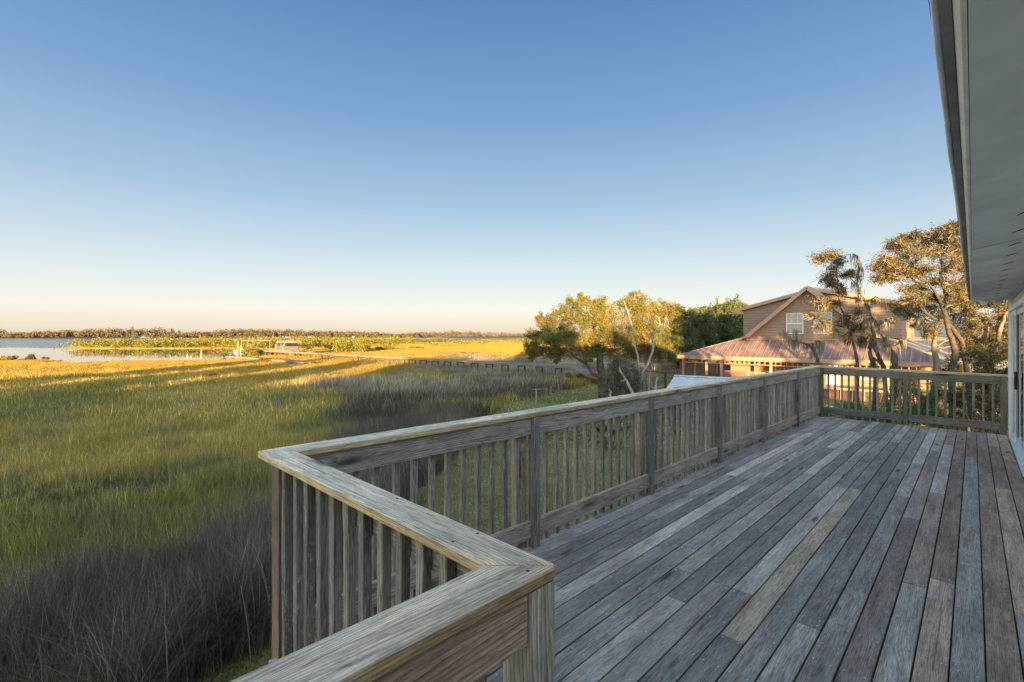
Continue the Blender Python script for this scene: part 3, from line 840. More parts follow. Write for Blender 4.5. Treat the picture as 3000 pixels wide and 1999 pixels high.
snag('dark gnarled trunk with stubs draped in moss', [
    ([(2622, gy(22.5)), (2622, 1076), (2619, 1027), (2598, 1000), (2588, 985), (2573, 954), (2580, 940)], .17, .05),
    ([(2580, 948), (2600, 935), (2616, 926)], .06, .02), ([(2619, 1020), (2638, 1005), (2644, 995)], .08, .03), ([(2612, 1010), (2600, 1015), (2588, 1012)], .06, .02), ([(2573, 954), (2556, 930), (2540, 905)], .05, .02)], 22.5, None, .9, mat=M_barkbrown)
snag('twisted grey trunk crossing in front of the porch eave', [
    ([(2568, gy(23.5)), (2566, 1085), (2552, 1050), (2548, 1020), (2560, 985), (2562, 950), (2552, 920)], .14, .05), ([(2552, 1045), (2572, 1060), (2590, 1080)], .07, .05)], 23.5, None, .5, mat=M_barkbrown)
snag('low mossy bough hanging in front of the rose porch roof', [
    ([(2400, gy(21)), (2402, 1100), (2395, 1050), (2378, 1015), (2350, 1005), (2322, 1000)], .12, .03), ([(2378, 1015), (2395, 1000), (2410, 1005)], .05, .02), ([(2322, 1000), (2306, 985), (2296, 970)], .025, .008), ([(2330, 1003), (2335, 985), (2332, 960)], .02, .006)], 21, None, .95, mat=M_barkbrown)
tree('great_oak', 'large spreading oak with golden limbs beside the roof eave', 'tree',
     ptr([(2788, gy(20)), (2786, 1088), (2798, 1030), (2790, 1000), (2778, 966), (2766, 910), (2752, 878)], 20, (.13, .065)),
     pbl([(2560, 785, 12), (2580, 765, 16), (2600, 780, 16), (2620, 768, 14), (2645, 775, 18), (2640, 805, 18), (2600, 815, 14), (2570, 822, 13), (2675, 800, 22), (2618, 716, 12), (2640, 722, 14), (2664, 705, 16),
          (2690, 722, 18), (2712, 700, 14), (2735, 690, 16), (2755, 705, 16), (2750, 740, 20), (2715, 745, 18), (2780, 690, 14), (2790, 730, 18), (2815, 715, 16), (2800, 770, 20), (2835, 745, 18), (2825, 790, 20), (2850, 700, 14), (2845, 830, 20),
          (2770, 790, 18), (2720, 790, 18), (2695, 845, 16), (2655, 850, 14), (2790, 835, 20), (2815, 850, 18), (2832, 655, 11), (2820, 680, 10), (2860, 770, 18), (2780, 880, 16), (2820, 890, 20), (2740, 880, 14), (2700, 880, 16), (2840, 880, 20), (2668, 880, 14), (2800, 660, 10), (2770, 668, 10), (2690, 690, 10), (2640, 698, 9), (2585, 800, 12), (2660, 750, 16), (2740, 830, 14), (2850, 650, 10), (2865, 720, 14)], 20, 1.5),
     leaf=.062, dens=2.6, lmat=M_leafdry, bmat=M_barkbrown, seed=51, moss=.02, mosslen=.35, twigs=4.0, clump_sig=.85, r_blob_scale=1.45, fill=.0, nsubk=1.8, leafk=.16, wisp=4,
     stems=[ptr([(2752, 878), (2720, 850), (2690, 832), (2660, 800), (2640, 770), (2634, 722)], 20, (.06, .018), .5),
            ptr([(2752, 878), (2735, 850), (2720, 830)], 19.8, (.055, .025), .3),
            ptr([(2765, 900), (2762, 840), (2757, 790), (2757, 760), (2772, 700)], 20.2, (.06, .015), .5),
            ptr([(2770, 880), (2800, 840), (2840, 790), (2850, 720), (2840, 650)], 20.6, (.06, .015), .5),
            ptr([(2836, gy(20.5)), (2832, 1080), (2817, 1000), (2792, 965), (2770, 940), (2745, 938), (2715, 920), (2705, 895)], 20.4, (.12, .02), .2),
            ptr([(2745, 938), (2712, 918), (2696, 900), (2700, 880)], 20.2, (.06, .015), .2)])
tree('scrub_oak', 'dense golden brown scrub oak close to the house corner', 'tree',
     ptr([(2905, gy(17)), (2900, 1080), (2885, 1000), (2890, 930)], 17, (.14, .05)),
     pbl([(2850, 900, 26), (2880, 880, 22), (2920, 900, 26), (2950, 930, 26), (2870, 945, 30), (2910, 960, 32), (2945, 985, 28), (2880, 1005, 30), (2920, 1030, 32), (2855, 1050, 28), (2955, 1045, 26), (2890, 1070, 32), (2940, 1100, 30), (2870, 1120, 30), (2910, 1150, 32), (2950, 1170, 28)], 17, 1.0),
     leaf=.058, dens=2.0, lmat=M_leafdry, seed=61, moss=.1, mosslen=.4, fill=2.4, twigs=2.2, r_blob_scale=1.3, wisp=2,
     stems=[ptr([(2925, 1000), (2935, 950), (2950, 915), (2960, 890)], 16.5, (.07, .03), .2)])
tree('scrub_oak', 'dark scrub oak behind the great oak trunk', 'tree',
     ptr([(2740, gy(27)), (2742, 1090), (2736, 1010), (2745, 950)], 27, (.2, .07)),
     pbl([(2640, 900, 20), (2665, 920, 18), (2690, 905, 20), (2720, 900, 20), (2745, 930, 22), (2690, 950, 16), (2730, 970, 20), (2800, 920, 26), (2830, 960, 26), (2810, 1000, 26), (2840, 1010, 28), (2820, 1050, 28), (2850, 1090, 28), (2790, 1090, 22)], 27, 1.2),
     leaf=.075, dens=1.8, lmat=M_leafdry, seed=62, moss=.2, mosslen=.5, fill=2.8, r_blob_scale=1.5, wisp=1)
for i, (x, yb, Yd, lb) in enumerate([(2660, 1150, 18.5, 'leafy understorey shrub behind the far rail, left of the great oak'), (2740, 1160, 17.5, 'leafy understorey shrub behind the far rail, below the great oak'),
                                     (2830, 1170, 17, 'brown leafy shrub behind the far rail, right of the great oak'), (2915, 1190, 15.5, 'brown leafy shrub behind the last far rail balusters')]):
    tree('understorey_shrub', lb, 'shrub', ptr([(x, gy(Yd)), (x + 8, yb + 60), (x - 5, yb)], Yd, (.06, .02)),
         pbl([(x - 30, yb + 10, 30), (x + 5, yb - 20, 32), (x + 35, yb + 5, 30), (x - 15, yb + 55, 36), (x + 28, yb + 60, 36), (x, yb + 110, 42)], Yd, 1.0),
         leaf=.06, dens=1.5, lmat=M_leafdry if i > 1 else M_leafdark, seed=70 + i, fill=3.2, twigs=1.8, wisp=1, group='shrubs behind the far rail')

# palmettos
def palmetto(label, x, Y, h, seed, n=26):
    g = np.random.default_rng(seed)
    p0 = P(x, gy(Y), Y)
    root = empty('palmetto', tuple(p0), label, 'palmetto', 'palmettos under the trees')
    V, Fs, sv = [], [], MB()
    for i in range(n):
        a = g.uniform(0, 6.28); el = g.uniform(.45, 1.35); L = h * g.uniform(.7, 1.05)
        d = np.array([math.cos(a) * math.cos(el), math.sin(a) * math.cos(el), math.sin(el)])
        tip = p0 + g.normal(0, .15, 3) * np.array([1, 1, 0]) + d * L
        sv.tube([p0 + g.normal(0, .08, 3) * np.array([1, 1, 0]), tip], [.012, .008], 4, cap=False)
        side = np.cross(d, [0, 0, 1]); side /= np.linalg.norm(side); up = np.cross(side, d)
        for k in range(13):
            t = (k / 12 - .5) * 2.6
            bd = d * math.cos(t) + side * math.sin(t) + up * g.normal(.1, .1); bl = .55 * h / 2 * g.uniform(.8, 1.1)
            e = tip + bd * bl; e[2] -= .12 * bl
            w = np.cross(bd, up); w /= np.linalg.norm(w) + 1e-6
            m = tip + bd * bl * .5; b = len(V)
            V += [tip, m + w * .018, e, m - w * .018]; Fs.append((b, b + 1, b + 2, b + 3))
    sv.build('trunk', M_palm, root)
    npmesh('crown', np.array(V), np.array(Fs), M_palm, root)
for i, (x, Y, h, lb) in enumerate([(2470, 21, 2.0, 'green palmetto clump behind the first far rail balusters'), (2535, 19, 2.2, 'green palmetto clump at the foot of the gnarled trunks'),
                                   (2640, 18, 2.6, 'tall green palmetto clump behind the far rail middle post'), (2700, 20, 2.0, 'green palmetto clump right of the far rail middle post'),
                                   (2050, 31, 1.7, 'green palmetto clump seen through the long rail beyond the metal shed'), (1985, 24, 1.9, 'pale green palmetto clump seen through the middle of the long rail'),
                                   (2140, 22, 2.2, 'bright green palmetto clump seen through the far part of the long rail'), (1790, 21, 1.3, 'low palmetto clump under the grey stumps')]):
    palmetto(lb, x, Y, h, 80 + i)

# marsh bushes, one by one
def bush(label, x, y_base, w, h, seed, mat=None, group='bushes dotted over the marsh', leaf=.2, name='marsh_bush', Yov=None, n=None):
    Y = Yov or EYE * F / (y_base - 985)
    g = np.random.default_rng(seed)
    p0 = P(x, gy(Y), Y); ww = w / F * Y * .5; hh = h / F * Y
    root = empty(name, tuple(p0), label, 'bush', group)
    C = []; st = MB()
    for i in range(max(4, int(3 + ww * 1.5))):
        a = g.uniform(0, 6.28); r = ww * math.sqrt(g.uniform()) * .75
        c = p0 + np.array([r * math.cos(a), r * math.sin(a), hh * g.uniform(.3, .75)])
        br = max(.35, ww * g.uniform(.3, .5))
        st.tube(wiggle(p0 + np.array([r * .3 * math.cos(a), r * .3 * math.sin(a), 0]), c, 4, .2, g=g), [.03, .025, .02, .01], 4, cap=False)
        m = n or 240
        v = g.normal(size=(m, 3)); v /= np.linalg.norm(v, axis=1)[:, None]
        q = c + v * br * g.uniform(.55, 1.05, (m, 1)) * np.array([1, 1, min(1.2, hh / ww * .8)])
        C.append(q[(q[:, 2] > .05) & (q[:, 2] < hh * 1.05)])
    st.build('trunk', M_bark, root)
    V, Fq = quads(np.concatenate(C), leaf, .6, g=g)
    npmesh('crown', V, Fq, mat or M_mangrove, root)
for i, (x, yb, w, h, lf, lb, mt) in enumerate([
    (627, 1115, 36, 20, .16, 'small dark bush alone in the shaded marsh', M_leafdark),
    (1265, 1160, 50, 34, .10, 'yellow green shrub pair in the rushes, larger one', M_leaf), (1305, 1165, 46, 42, .10, 'yellow green shrub right of its smaller twin in the rushes', M_leaf),
    (738, 1046, 60, 30, .3, 'bushy mangrove beside the white boat', None), (780, 1044, 50, 20, .3, 'low mangrove under the dock landing', None), (878, 1046, 40, 22, .3, 'mangrove in front of the boardwalk near the dock', None),
    (1372, 1042, 30, 14, .22, 'small bush by the golden marsh behind the boardwalk', None),
    (918, 1031, 90, 38, .45, 'big round mangrove behind the boardwalk, nearest the dock', None), (1000, 1034, 110, 44, .45, 'largest round mangrove behind the boardwalk', None), (1060, 1034, 70, 26, .4, 'low mangrove right of the largest one behind the boardwalk', None),
    (870, 1012, 90, 26, .5, 'tall mangrove behind the covered boat', None), (655, 1046, 26, 12, .2, 'tiny bush at the water edge near the pilings', M_leafgrey),
    (20, 1062, 50, 22, .25, 'bush at the left edge of the near shore', M_mangrove), (90, 1060, 34, 22, .25, 'reddish bush on the low spit in the water', M_leafdry), (130, 1059, 20, 12, .2, 'small reddish bush at the end of the low spit', M_leafdry),
    (1130, 1028, 60, 14, .35, 'low green bush patch in the golden marsh', None), (1210, 1024, 50, 10, .35, 'flat green bush patch in the golden marsh, further right', None),
    (1450, 1158, 60, 30, .1, 'dark bushy clump on the lawn edge of the rushes', M_leafdark), (1600, 1128, 90, 34, .12, 'dark green clump below the boardwalk end', M_leafdark), (1680, 1122, 60, 30, .12, 'dark green clump under the live oak limb', M_leafdark)]):
    bush(lb, x, yb, w, h, 100 + i, mt, leaf=lf)

def thicket(name, label, cat, n, poly, hr, wr, leaf, per, mat, seed, box, z0=0):
    g = np.random.default_rng(seed)
    C = []; c0 = 0
    while c0 < n:
        x, y = g.uniform(box[0], box[1]), g.uniform(box[2], box[3])
        if not inside(np.array([x]), np.array([y]), poly)[0]: continue
        c0 += 1
        h, w = g.uniform(*hr), g.uniform(*wr)
        for b in range(4):
            c = np.array([x + g.normal(0, w * .45), y + g.normal(0, w * .45), z0 + h * g.uniform(.25, .7)])
            v = g.normal(size=(per, 3)); v /= np.linalg.norm(v, axis=1)[:, None]
            q = c + v * np.array([w * .5, w * .5, h * .36]) * g.uniform(.5, 1.05, (per, 1))
            C.append(q[q[:, 2] > z0])
    V, Fq = quads(np.concatenate(C), leaf, .7, g=g)
    return tag(npmesh(name, V, Fq, mat), label, cat, kind='stuff')
ISL = [(-188, 208), (-160, 199), (-139, 199), (-121, 206), (-95, 182), (-80, 190), (-70, 260), (-50, 400), (-170, 400), (-205, 300), (-193, 224)]
thicket('mangrove_thicket', 'sunlit yellow green mangrove thicket on the island point', 'mangroves', 260, ISL, (3.6, 5.4), (5, 9), .55, 45, M_mangrove, 5, (-210, -50, 195, 400))
BELT = [(-70, 150), (-20, 240), (60, 330), (90, 700), (-60, 460), (-60, 300)]
FRONT = [(-192, 206), (-160, 197.5), (-139, 197.5), (-121, 203.5), (-95, 179), (-88, 186), (-120, 212), (-160, 206), (-188, 214)]
thicket('mangrove_fringe', 'front row of sunlit mangroves along the island shore', 'mangroves', 70, FRONT, (3.2, 4.6), (4.5, 8), .5, 70, M_mangrove, 15, (-195, -85, 178, 216))
thicket('marsh_shrub_belt', 'distant low green shrubs across the golden marsh', 'marsh shrubs', 150, [(-70, 215), (-10, 225), (40, 260), (110, 430), (160, 820), (0, 620), (-60, 440)], (1.2, 2.6), (5, 12), .8, 30, M_mangrove, 6, (-70, 160, 200, 820))

def farwoods():
    g = np.random.default_rng(8); C, Sz = [], []
    line = [(-3000, 790), (-1064, 1015), (-700, 1150), (-400, 1360), (-150, 1670), (0, 1880), (300, 2080), (1500, 2330), (3600, 2560)]
    lx = np.array([p[0] for p in line]); ly = np.array([p[1] for p in line])
    m = 4600
    x = np.concatenate([g.uniform(-2200, -300, m // 2), g.uniform(-500, 3200, m // 2)])
    depth = g.uniform(0, 1, m) ** 1.4 * 170 + 12
    y = np.interp(x, lx, ly) + depth
    for i in range(m):
        h = 1.12 * (g.uniform(10, 16) + 5 * (depth[i] > 40) * (depth[i] / 170)) * (1 + .8 * (vnoise(np.array([x[i] * .011]), np.array([1.0]), 4)[0] - .5))
        w = g.uniform(6, 12)
        for b in range(3):
            c = np.array([x[i] + g.normal(0, w * .3), y[i], h * g.uniform(.35, .78)])
            v = g.normal(size=(26, 3)); v /= np.linalg.norm(v, axis=1)[:, None]
            C.append(c + v * np.array([w * .6, w * .4, h * .24]) * g.uniform(.6, 1.05, (26, 1)))
    V, Fq = quads(np.concatenate(C), 2.6, .75, g=g)
    return tag(npmesh('far_woods', V, Fq, M_farwood), 'long band of brownish green woods on the far shore', 'woods', kind='stuff')
farwoods()

# trees and scrub standing behind the house, whose long evening shadows fall over the marsh, and unseen extras added for shade
def shade_tree(label, x, y, h, w, seed, low=.15, thick=1.0, lf=.34):
    g = np.random.default_rng(seed)
    b0 = np.array([x, y, 0.])
    bl = []
    for i in range(11):
        a = g.uniform(0, 6.28); r = w * .36 * math.sqrt(g.uniform())
        bl.append((np.array([x + r * math.cos(a), y + r * math.sin(a) * .6, h * g.uniform(low, .86)]), w * g.uniform(.2, .3)))
    bl.append((np.array([x, y, h * .86]), h * .14))
    tree('yard_oak', label, 'tree', [(b0, .3), (np.array([x, y, h * .4]), .2), (np.array([x + .3, y, h * .75]), .08)], bl, leaf=lf, dens=.5 * thick, lmat=M_leafdark, seed=seed, group='oaks behind the house', fill=1.0 * thick * (lf / .34) ** .6, twigs=.6)
SH = [(-47.3, -24, 7.1, 7.5, .5), (-37, -25, 7.5, 8.5, .5), (-26.3, -25, 6.7, 8, .5), (-14.5, -24, 8.0, 8.5, .4), (-8.5, -22, 8.4, 6, .3)]
for i, (x, y, h, w, lo) in enumerate(SH):
    shade_tree('unseen oak added behind the house to dapple the low sun', x, y, h, w, 200 + i, lo, 2.2)
for i, (x, y, h, w) in enumerate([(3, -14, 9.2, 6), (9, -12, 9.0, 5.5)]):  # extra unseen crowns above the roofline, added to dapple the sun
    shade_tree('unseen oak added behind the house to dapple the low sun', x, y, h, w, 220 + i, .72, .3, .6)
for i, (x, y, h, w, lo) in enumerate([(23, -1, 12.6, 5.0, .66), (26.5, -4, 12.8, 6.5, .62), (32.5, 0, 12.2, 6, .55), (24, -9, 6.6, 3.5, .4), (29.5, 3, 7.0, 3, .4), (37, -2, 8, 6, .3)]):
    shade_tree('unseen oak added behind the house to dapple the low sun', x, y, h, w, 230 + i, lo, .38, .75)
shade_tree('unseen oak added behind the house to dapple the low sun', 18.3, -10, 5.6, 6.2, 250, .05, 1.6)  # added unseen tree, keeps the sun off the low foliage
for (x0, x1, y0, he, hr, lb) in ((-51, -31, -30, 4.0, 4.8, 'unseen grey house added behind the viewer to shade the marsh, nearer the marsh'), (-31.3, -7, -31, 4.2, 5.0, 'unseen grey house added behind the viewer to shade the marsh, beside the deck house')):  # unseen houses added to block the low sun over the near marsh
    r = empty('shadow_house', (x0, y0, 0), lb, 'house')
    mb = MB(); mb.wbox(x0 + .5, x1 - .5, y0 + .5, y0 + 9.5, 0, he, 'x'); mb.build('wall', M_housewall, r)
    mb = MB(); mb.slab([(x0, y0, he), (x1, y0, he), (x1, y0 + 5, hr), (x0, y0 + 5, hr)], .1); mb.slab([(x0, y0 + 5, hr), (x1, y0 + 5, hr), (x1, y0 + 10, he), (x0, y0 + 10, he)], .1); mb.build('roof', M_shingle, r)

#@@DECK
# ------------------------------------------------------------------ deck
def grey(a=.0, lo=.8, hi=1.15):
    k = random.uniform(lo, hi)
    return (k * (.33 + .03 * a), k * (.29 - .01 * a), k * (.25 - .05 * a))

vP = -2.455            # inner face of the posts
vL = -2.594            # outer edge of the long cap
uS, WC, vN = .859, .139, -.789
uFar = 12.61
deck = empty('wooden_deck', D(6, -1, 0), 'weathered grey plank deck of long boards running away from the viewer', 'deck')
mb = MB(); PITCH = .1325; GAP = .008
screws = MB()
vr = .44; i = 0
TAN = None
while True:
    v1 = vr - i * PITCH; v0 = v1 - PITCH + GAP
    if v1 < -2.50: break
    v0 = max(v0, -2.53)
    us = -7.0 if v1 > vN - .0 else uS + .03
    ue = uFar + .03
    joints = []
    u = us + random.choice([1.2, 1.6, 2.0, 2.4, 2.8, 3.2])
    vm = (v0 + v1) / 2
    if abs(vm + 1.01) < .066: joints = [2.72, 6.53, 10.2]
    elif abs(vm + .88) < .066: joints = [1.6, 4.8, 9.3]
    elif abs(vm + .62) < .066: joints = [3.15, 7.45]
    elif abs(vm + .21) < .066: joints = [1.0, 4.41, 8.9]
    elif abs(vm + .06) < .066: joints = [4.85, 9.7]
    else:
        while u < ue - .8:
            joints.append(u); u += random.choice([2.0, 2.4, 2.8, 3.2, 3.6, 4.0])
    joints = [us] + [j for j in joints if us + .3 < j < ue - .3] + [ue]
    for a, b in zip(joints[:-1], joints[1:]):
        brown = max(0, min(1, (vm + .75) / .9))
        k = random.choice([.74, .82, .9, .97, 1.03, 1.12, 1.3])
        tint = (k * (.315 + .14 * brown), k * (.31 + .03 * brown), k * (.295 - .035 * brown))
        if random.random() < .18: tint = (k * .46, k * .43, k * .39)
        if abs(vm + 1.01) < .066 and a < 3 < b: tint = (.44, .385, .315)
        dz = random.uniform(-.0015, .0015)
        mb.dbox(a + .0015, b - .0015, v0 + random.uniform(-.0012, .0012), v1, -.035, dz, 'u', False, tint)
        j = math.ceil((a + .02) / .406) * .406
        js = [a + .03] + list(np.arange(j, b - .03, .406)) + [b - .03]
        for q in js:
            for vv in (v0 + .022, v1 - .022):
                if q < .2 or q > 10: continue
                c = D(q + random.uniform(-.008, .008), vv + random.uniform(-.006, .006), dz + .0012)
                n = 7; r = .0055
                screws.add([(c[0] + r * math.cos(6.283 * t / n), c[1] + r * math.sin(6.283 * t / n), c[2]) for t in range(n)], [tuple(range(n))])
    i += 1
mb.build('deck_board', W_deck, deck, .003, 2)
so = screws.build('screw', M_brass, deck); so['kind'] = 'stuff'
mb = MB()
for u in np.arange(-6.9, uFar, .406):
    mb.dbox(u, u + .038, -2.45 if u > uS + .1 else vN + .02, .45, -.235, -.0365, 'v', False, (.14, .125, .105))
mb.build('joist', W_rail, deck)
mb = MB()
mb.dbox(uS + .02, uFar, -2.49, -2.452, -.24, -.0365, 'u', False, grey(.5))
mb.dbox(uS + .065, uS + .1, -2.45, vN - .03, -.24, -.0365, 'v', False, grey(.5))
mb.dbox(-7, uS + .03, vN - .04, vN - .002, -.24, -.0365, 'u', False, grey(.5))
mb.dbox(uFar + .03, uFar + .068, -2.45, .45, -.24, -.0365, 'v', False, grey(.5))
mb.build('rim_joist', W_rail, deck)
for u, v in ((4.7, -2.35), (8.6, -2.35), (12.5, -2.35), (12.5, .3), (uS + .2, -.7)):
    mb = MB(); mb.dbox(u - .06, u + .06, v - .06, v + .06, -3.5, -.24, 'z', False, grey(1)); mb.build('support_post', W_rail, deck)

GB = 'rails round the deck'
def prism(mb, plan, z0, z1, grain, tint):
    """mitred cap piece, plan = 4 (u,v) points a0,a1 (one side) b1,b0 (other side)"""
    (a0, a1, b1, b0) = plan
    pts = []
    for z in (z0, z1):
        for q in (a0, a1, b0, b1): pts.append(D(q[0], q[1], z, True))
    L = math.dist(a0, a1); W = math.dist(a0, b0)
    mb.box8(pts, (L, .139, z1 - z0), tint)
CAPZ0, CAPZ1 = .963, 1.0
def capc():
    k = random.uniform(.92, 1.08); return (k * .63, k * .555, k * .435)

def balusters(root, pos, z0, z1, size=.036, axis='u'):
    for (u, v) in pos:
        mb = MB(); h = size / 2; j = random.uniform(-.004, .004)
        zb = z0 + random.uniform(-.012, .012)
        k = random.uniform(.72, 1.15); tint = (k * .26, k * .225, k * .185)
        mb.dbox(u - h + j, u + h + j, v - h, v + h, zb, z1, 'z', True, tint)
        # pointed foot
        o = mb.build('baluster', W_bal, root, .003, 1)

# long rail
lr = empty('deck_railing', D(uS, -2.5, 0), 'long wooden railing down the marsh side of the deck', 'railing', GB)
posts = [2.84, 4.717, 6.627, 8.583, 10.683]
joins = [uS, 4.9, 9.5, uFar - .01]
mb = MB()
prism(mb, [(uS, vL), (4.9, vL), (4.9, vL + WC), (uS + WC, vL + WC)], CAPZ0, CAPZ1, 'u', capc()); mb.build('cap_rail', W_cap, lr, .008, 3)
mb = MB(); prism(mb, [(4.902, vL), (9.2, vL), (9.2, vL + WC), (4.902, vL + WC)], CAPZ0, CAPZ1, 'u', capc()); mb.build('cap_rail', W_cap, lr, .008, 3)
mb = MB(); prism(mb, [(9.202, vL), (uFar - .01 + WC, vL), (uFar - .01, vL + WC), (9.202, vL + WC)], CAPZ0, CAPZ1, 'u', capc()); mb.build('cap_rail', W_cap, lr, .008, 3)
edges = [uS + .165] + posts + [uFar - .02]
RT = .036
for q in range(len(edges) - 1):
    a = edges[q] + (.036 if q > 0 else 0); b = edges[q + 1] - (.036 if q < len(edges) - 2 else 0)
    for nm, z0, z1 in (('upper_rail', .83, .960), ('lower_rail', .066, .197)):
        mb = MB(); mb.dbox(a + .001, b - .001, vP - RT - .02, vP - .022, z0 + random.uniform(-.003, .003), z1, 'u', True, grey(.35, .95, 1.2)); mb.build(nm, W_rail, lr, .004)
for p in posts:
    mb = MB(); mb.dbox(p - .035, p + .035, vP - .058, vP + .006, -.04, .961, 'z', True, grey(0, .6, .78)); mb.build('inner_post', W_rail, lr, .004)
    mb = MB(); mb.dbox(p - .135, p - .05, vP - .148, vP - .060, -.30, .961, 'z', True, (.34, .24, .17)); mb.build('post', W_rail, lr, .004)
bp = []
for q in range(len(edges) - 1):
    a, b = edges[q] + .06, edges[q + 1] - (.15 if q < len(edges) - 2 else .04)
    m = int(round((b - a) / .136))
    for k in range(m + 1):
        u = a + (b - a) * k / m
        bp.append((u, vP - RT - .022 - .018))
balusters(lr, bp, -.16, .955)
# corner post (shared foot runs to the ground)
mb = MB(); mb.dbox(uS + .062, uS + .152, vL + .018, vL + .108, -3.35, .961, 'z', True, (.22, .145, .10)); mb.build('corner_post', W_rail, lr, .005)
mb = MB(); mb.dbox(uFar - .02, uFar + .068, vP - .06, vP + .028, -.2, .962, 'z', True, (.17, .14, .11)); mb.build('corner_post', W_rail, lr, .005)

# short rail across the notch
sr = empty('deck_railing', D(uS, -1.6, 0), 'short wooden railing crossing the near notch with lichened balusters', 'railing', GB)
mb = MB(); prism(mb, [(uS, vL + .002), (uS, vN - WC), (uS + WC, vN), (uS + WC, vL + WC + .0025)], CAPZ0, CAPZ1, 'v', capc()); mb.build('cap_rail', W_cap, sr, .009, 3)
for nm, z0, z1 in (('upper_rail', .83, .960), ('lower_rail', .066, .197)):
    mb = MB(); mb.dbox(uS + .096, uS + .132, vL + .112, vN - .104, z0, z1, 'v', True, grey(.3, .9, 1.0)); mb.build(nm, W_rail, sr, .004)
bp = [(uS + .076, v) for v in np.arange(vL + .185, vN - .16, .124)]
balusters(sr, bp, -.24, .958, .038)

# near rail beside the camera
nr = empty('deck_railing', D(0, vN, 0), 'nearest wooden railing with cracked yellowish cap at the bottom of the view', 'railing', GB)
mb = MB(); prism(mb, [(-6.5, vN - WC), (uS - .004, vN - WC), (uS + WC - .0035, vN), (-6.5, vN)], CAPZ0, CAPZ1, 'u', capc()); mb.build('cap_rail', W_cap, nr, .010, 3)
mb = MB(); mb.dbox(uS + WC - .106, uS + WC - .006, vN - .1, vN - .004, -.035, .961, 'z', True, (.46, .42, .345)); mb.build('corner_post', W_rail, nr, .005)
for nm, z0, z1 in (('upper_rail', .832, .960), ('lower_rail', .066, .197)):
    mb = MB(); mb.dbox(-6.4, uS + WC - .108, vN - .044, vN - .008, z0, z1, 'u', True, (.50, .37, .28)); mb.build(nm, W_rail, nr, .004)
mb = MB(); mb.dbox(uS - .16, uS - .07, vN - .136, vN - .048, -.25, .961, 'z', True, (.40, .345, .28)); mb.build('post', W_rail, nr, .005)
bp = [(u, vN - .066) for u in np.arange(uS - .24, -2.2, -.125)]
balusters(nr, bp, -.2, .955)

def screws_on(root, pts):
    mb = MB()
    for (u, v) in pts:
        n = 8; r = .0052; u += random.uniform(-.006, .006); v += random.uniform(-.006, .006)
        mb.add([D(u + r * math.cos(6.283 * t / n), v - r * math.sin(6.283 * t / n), CAPZ1 + .0008, True) for t in range(n)], [tuple(range(n))], None, random.choice([(1, 1, 1), (.12, .1, .09), (.12, .1, .09)]))
    mb.build('screw', M_brass, root)['kind'] = 'stuff'
screws_on(nr, [(uS + .06, vN - .03), (uS - .03, vN - .11)] + [(u, vN - WC / 2 + d) for u in np.arange(.45, -2, -.42) for d in (-.04, .04)])
screws_on(sr, [(uS + .10, vN - .07), (uS + .03, vL + .07)] + [(uS + WC / 2 + d, v) for v in np.arange(vL + .25, vN - .2, .42) for d in (-.045, .045)])
screws_on(lr, [(uS + .07, vL + .03)] + [(u, vL + WC / 2 + d) for u in np.arange(1.3, 7, .6) for d in (-.045, .045)])
# far rail
fr = empty('deck_railing', D(uFar, -1, 0), 'far end wooden railing between the corner post and the house', 'railing', GB)
vM, vE = -.992, .36
mb = MB(); prism(mb, [(uFar - .01, vL + WC), (uFar - .01, .47), (uFar - .01 + WC, .47), (uFar - .01 + WC, vL)], CAPZ0, CAPZ1, 'v', capc()); mb.build('cap_rail', W_cap, fr, .008, 3)
mb = MB(); mb.dbox(uFar - .03, uFar + .06, vM - .036, vM + .036, -.04, .961, 'z', True, (.19, .155, .12)); mb.build('post', W_rail, fr, .004)
mb = MB(); mb.dbox(uFar - .02, uFar + .07, vE, vE + .09, -.04, .961, 'z', True, (.18, .15, .12)); mb.build('post', W_rail, fr, .004)
for a, b in ((vP + .03, vM - .037), (vM + .037, vE - .001)):
    for nm, z0, z1 in (('upper_rail', .835, .960), ('lower_rail', .066, .197)):
        mb = MB(); mb.dbox(uFar + .002, uFar + .038, a, b, z0, z1, 'v', True, grey(.1, .5, .62)); mb.build(nm, W_rail, fr, .004)
bp = []
for a, b in ((vP + .12, vM - .09), (vM + .07, vE - .09)):
    m = int(round((b - a) / .128))
    bp += [(uFar + .06, a + (b - a) * k / m) for k in range(m + 1)]
balusters(fr, bp, -.2, .958)

# ------------------------------------------------------------------ own house
house = empty('beach_house', D(8, 3, -3.4), 'pale house at right edge with deep painted eave and sliding doors', 'house')
VW, UE = .47, 12.32
ZS0, ZS1 = HCAM + .636, HCAM + .705      # soffit at fascia and at wall
H = lambda u, v, z: (u * S + v * Cc, u * Cc - v * S, GD + z)
mb = MB()
mb.dbox(-14, 8.0, VW, VW + .15, -3.4, ZS1 + .3, 'u', fn=H); mb.dbox(8.0, UE, VW, VW + .15, 2.03, ZS1 + .3, 'u', fn=H)
mb.dbox(8.0, UE, VW, VW + .15, -3.4, -.05, 'u', fn=H)
mb.dbox(11.35, UE, VW + .0005, VW + .15, -.05, 2.03, 'z', fn=H)
mb.dbox(UE - .15, UE, VW + .151, 9.6, -3.4, ZS1 + .3, 'v', fn=H); mb.dbox(-14, -13.85, VW + .151, 9.6, -3.4, ZS1 + .3, 'v', fn=H)
mb.dbox(-14, UE, 9.601, 9.75, -3.4, ZS1 + .3, 'u', fn=H)
mb.add([H(UE - .005, VW, ZS1 + .3), H(UE - .005, 9.75, ZS1 + .3), H(UE - .005, 5.1, ZS1 + 1.0)], [(0, 1, 2)])
mb.add([H(-13.99, VW, ZS1 + .3), H(-13.99, 9.75, ZS1 + .3), H(-13.99, 5.1, ZS1 + 1.0)], [(0, 2, 1)])
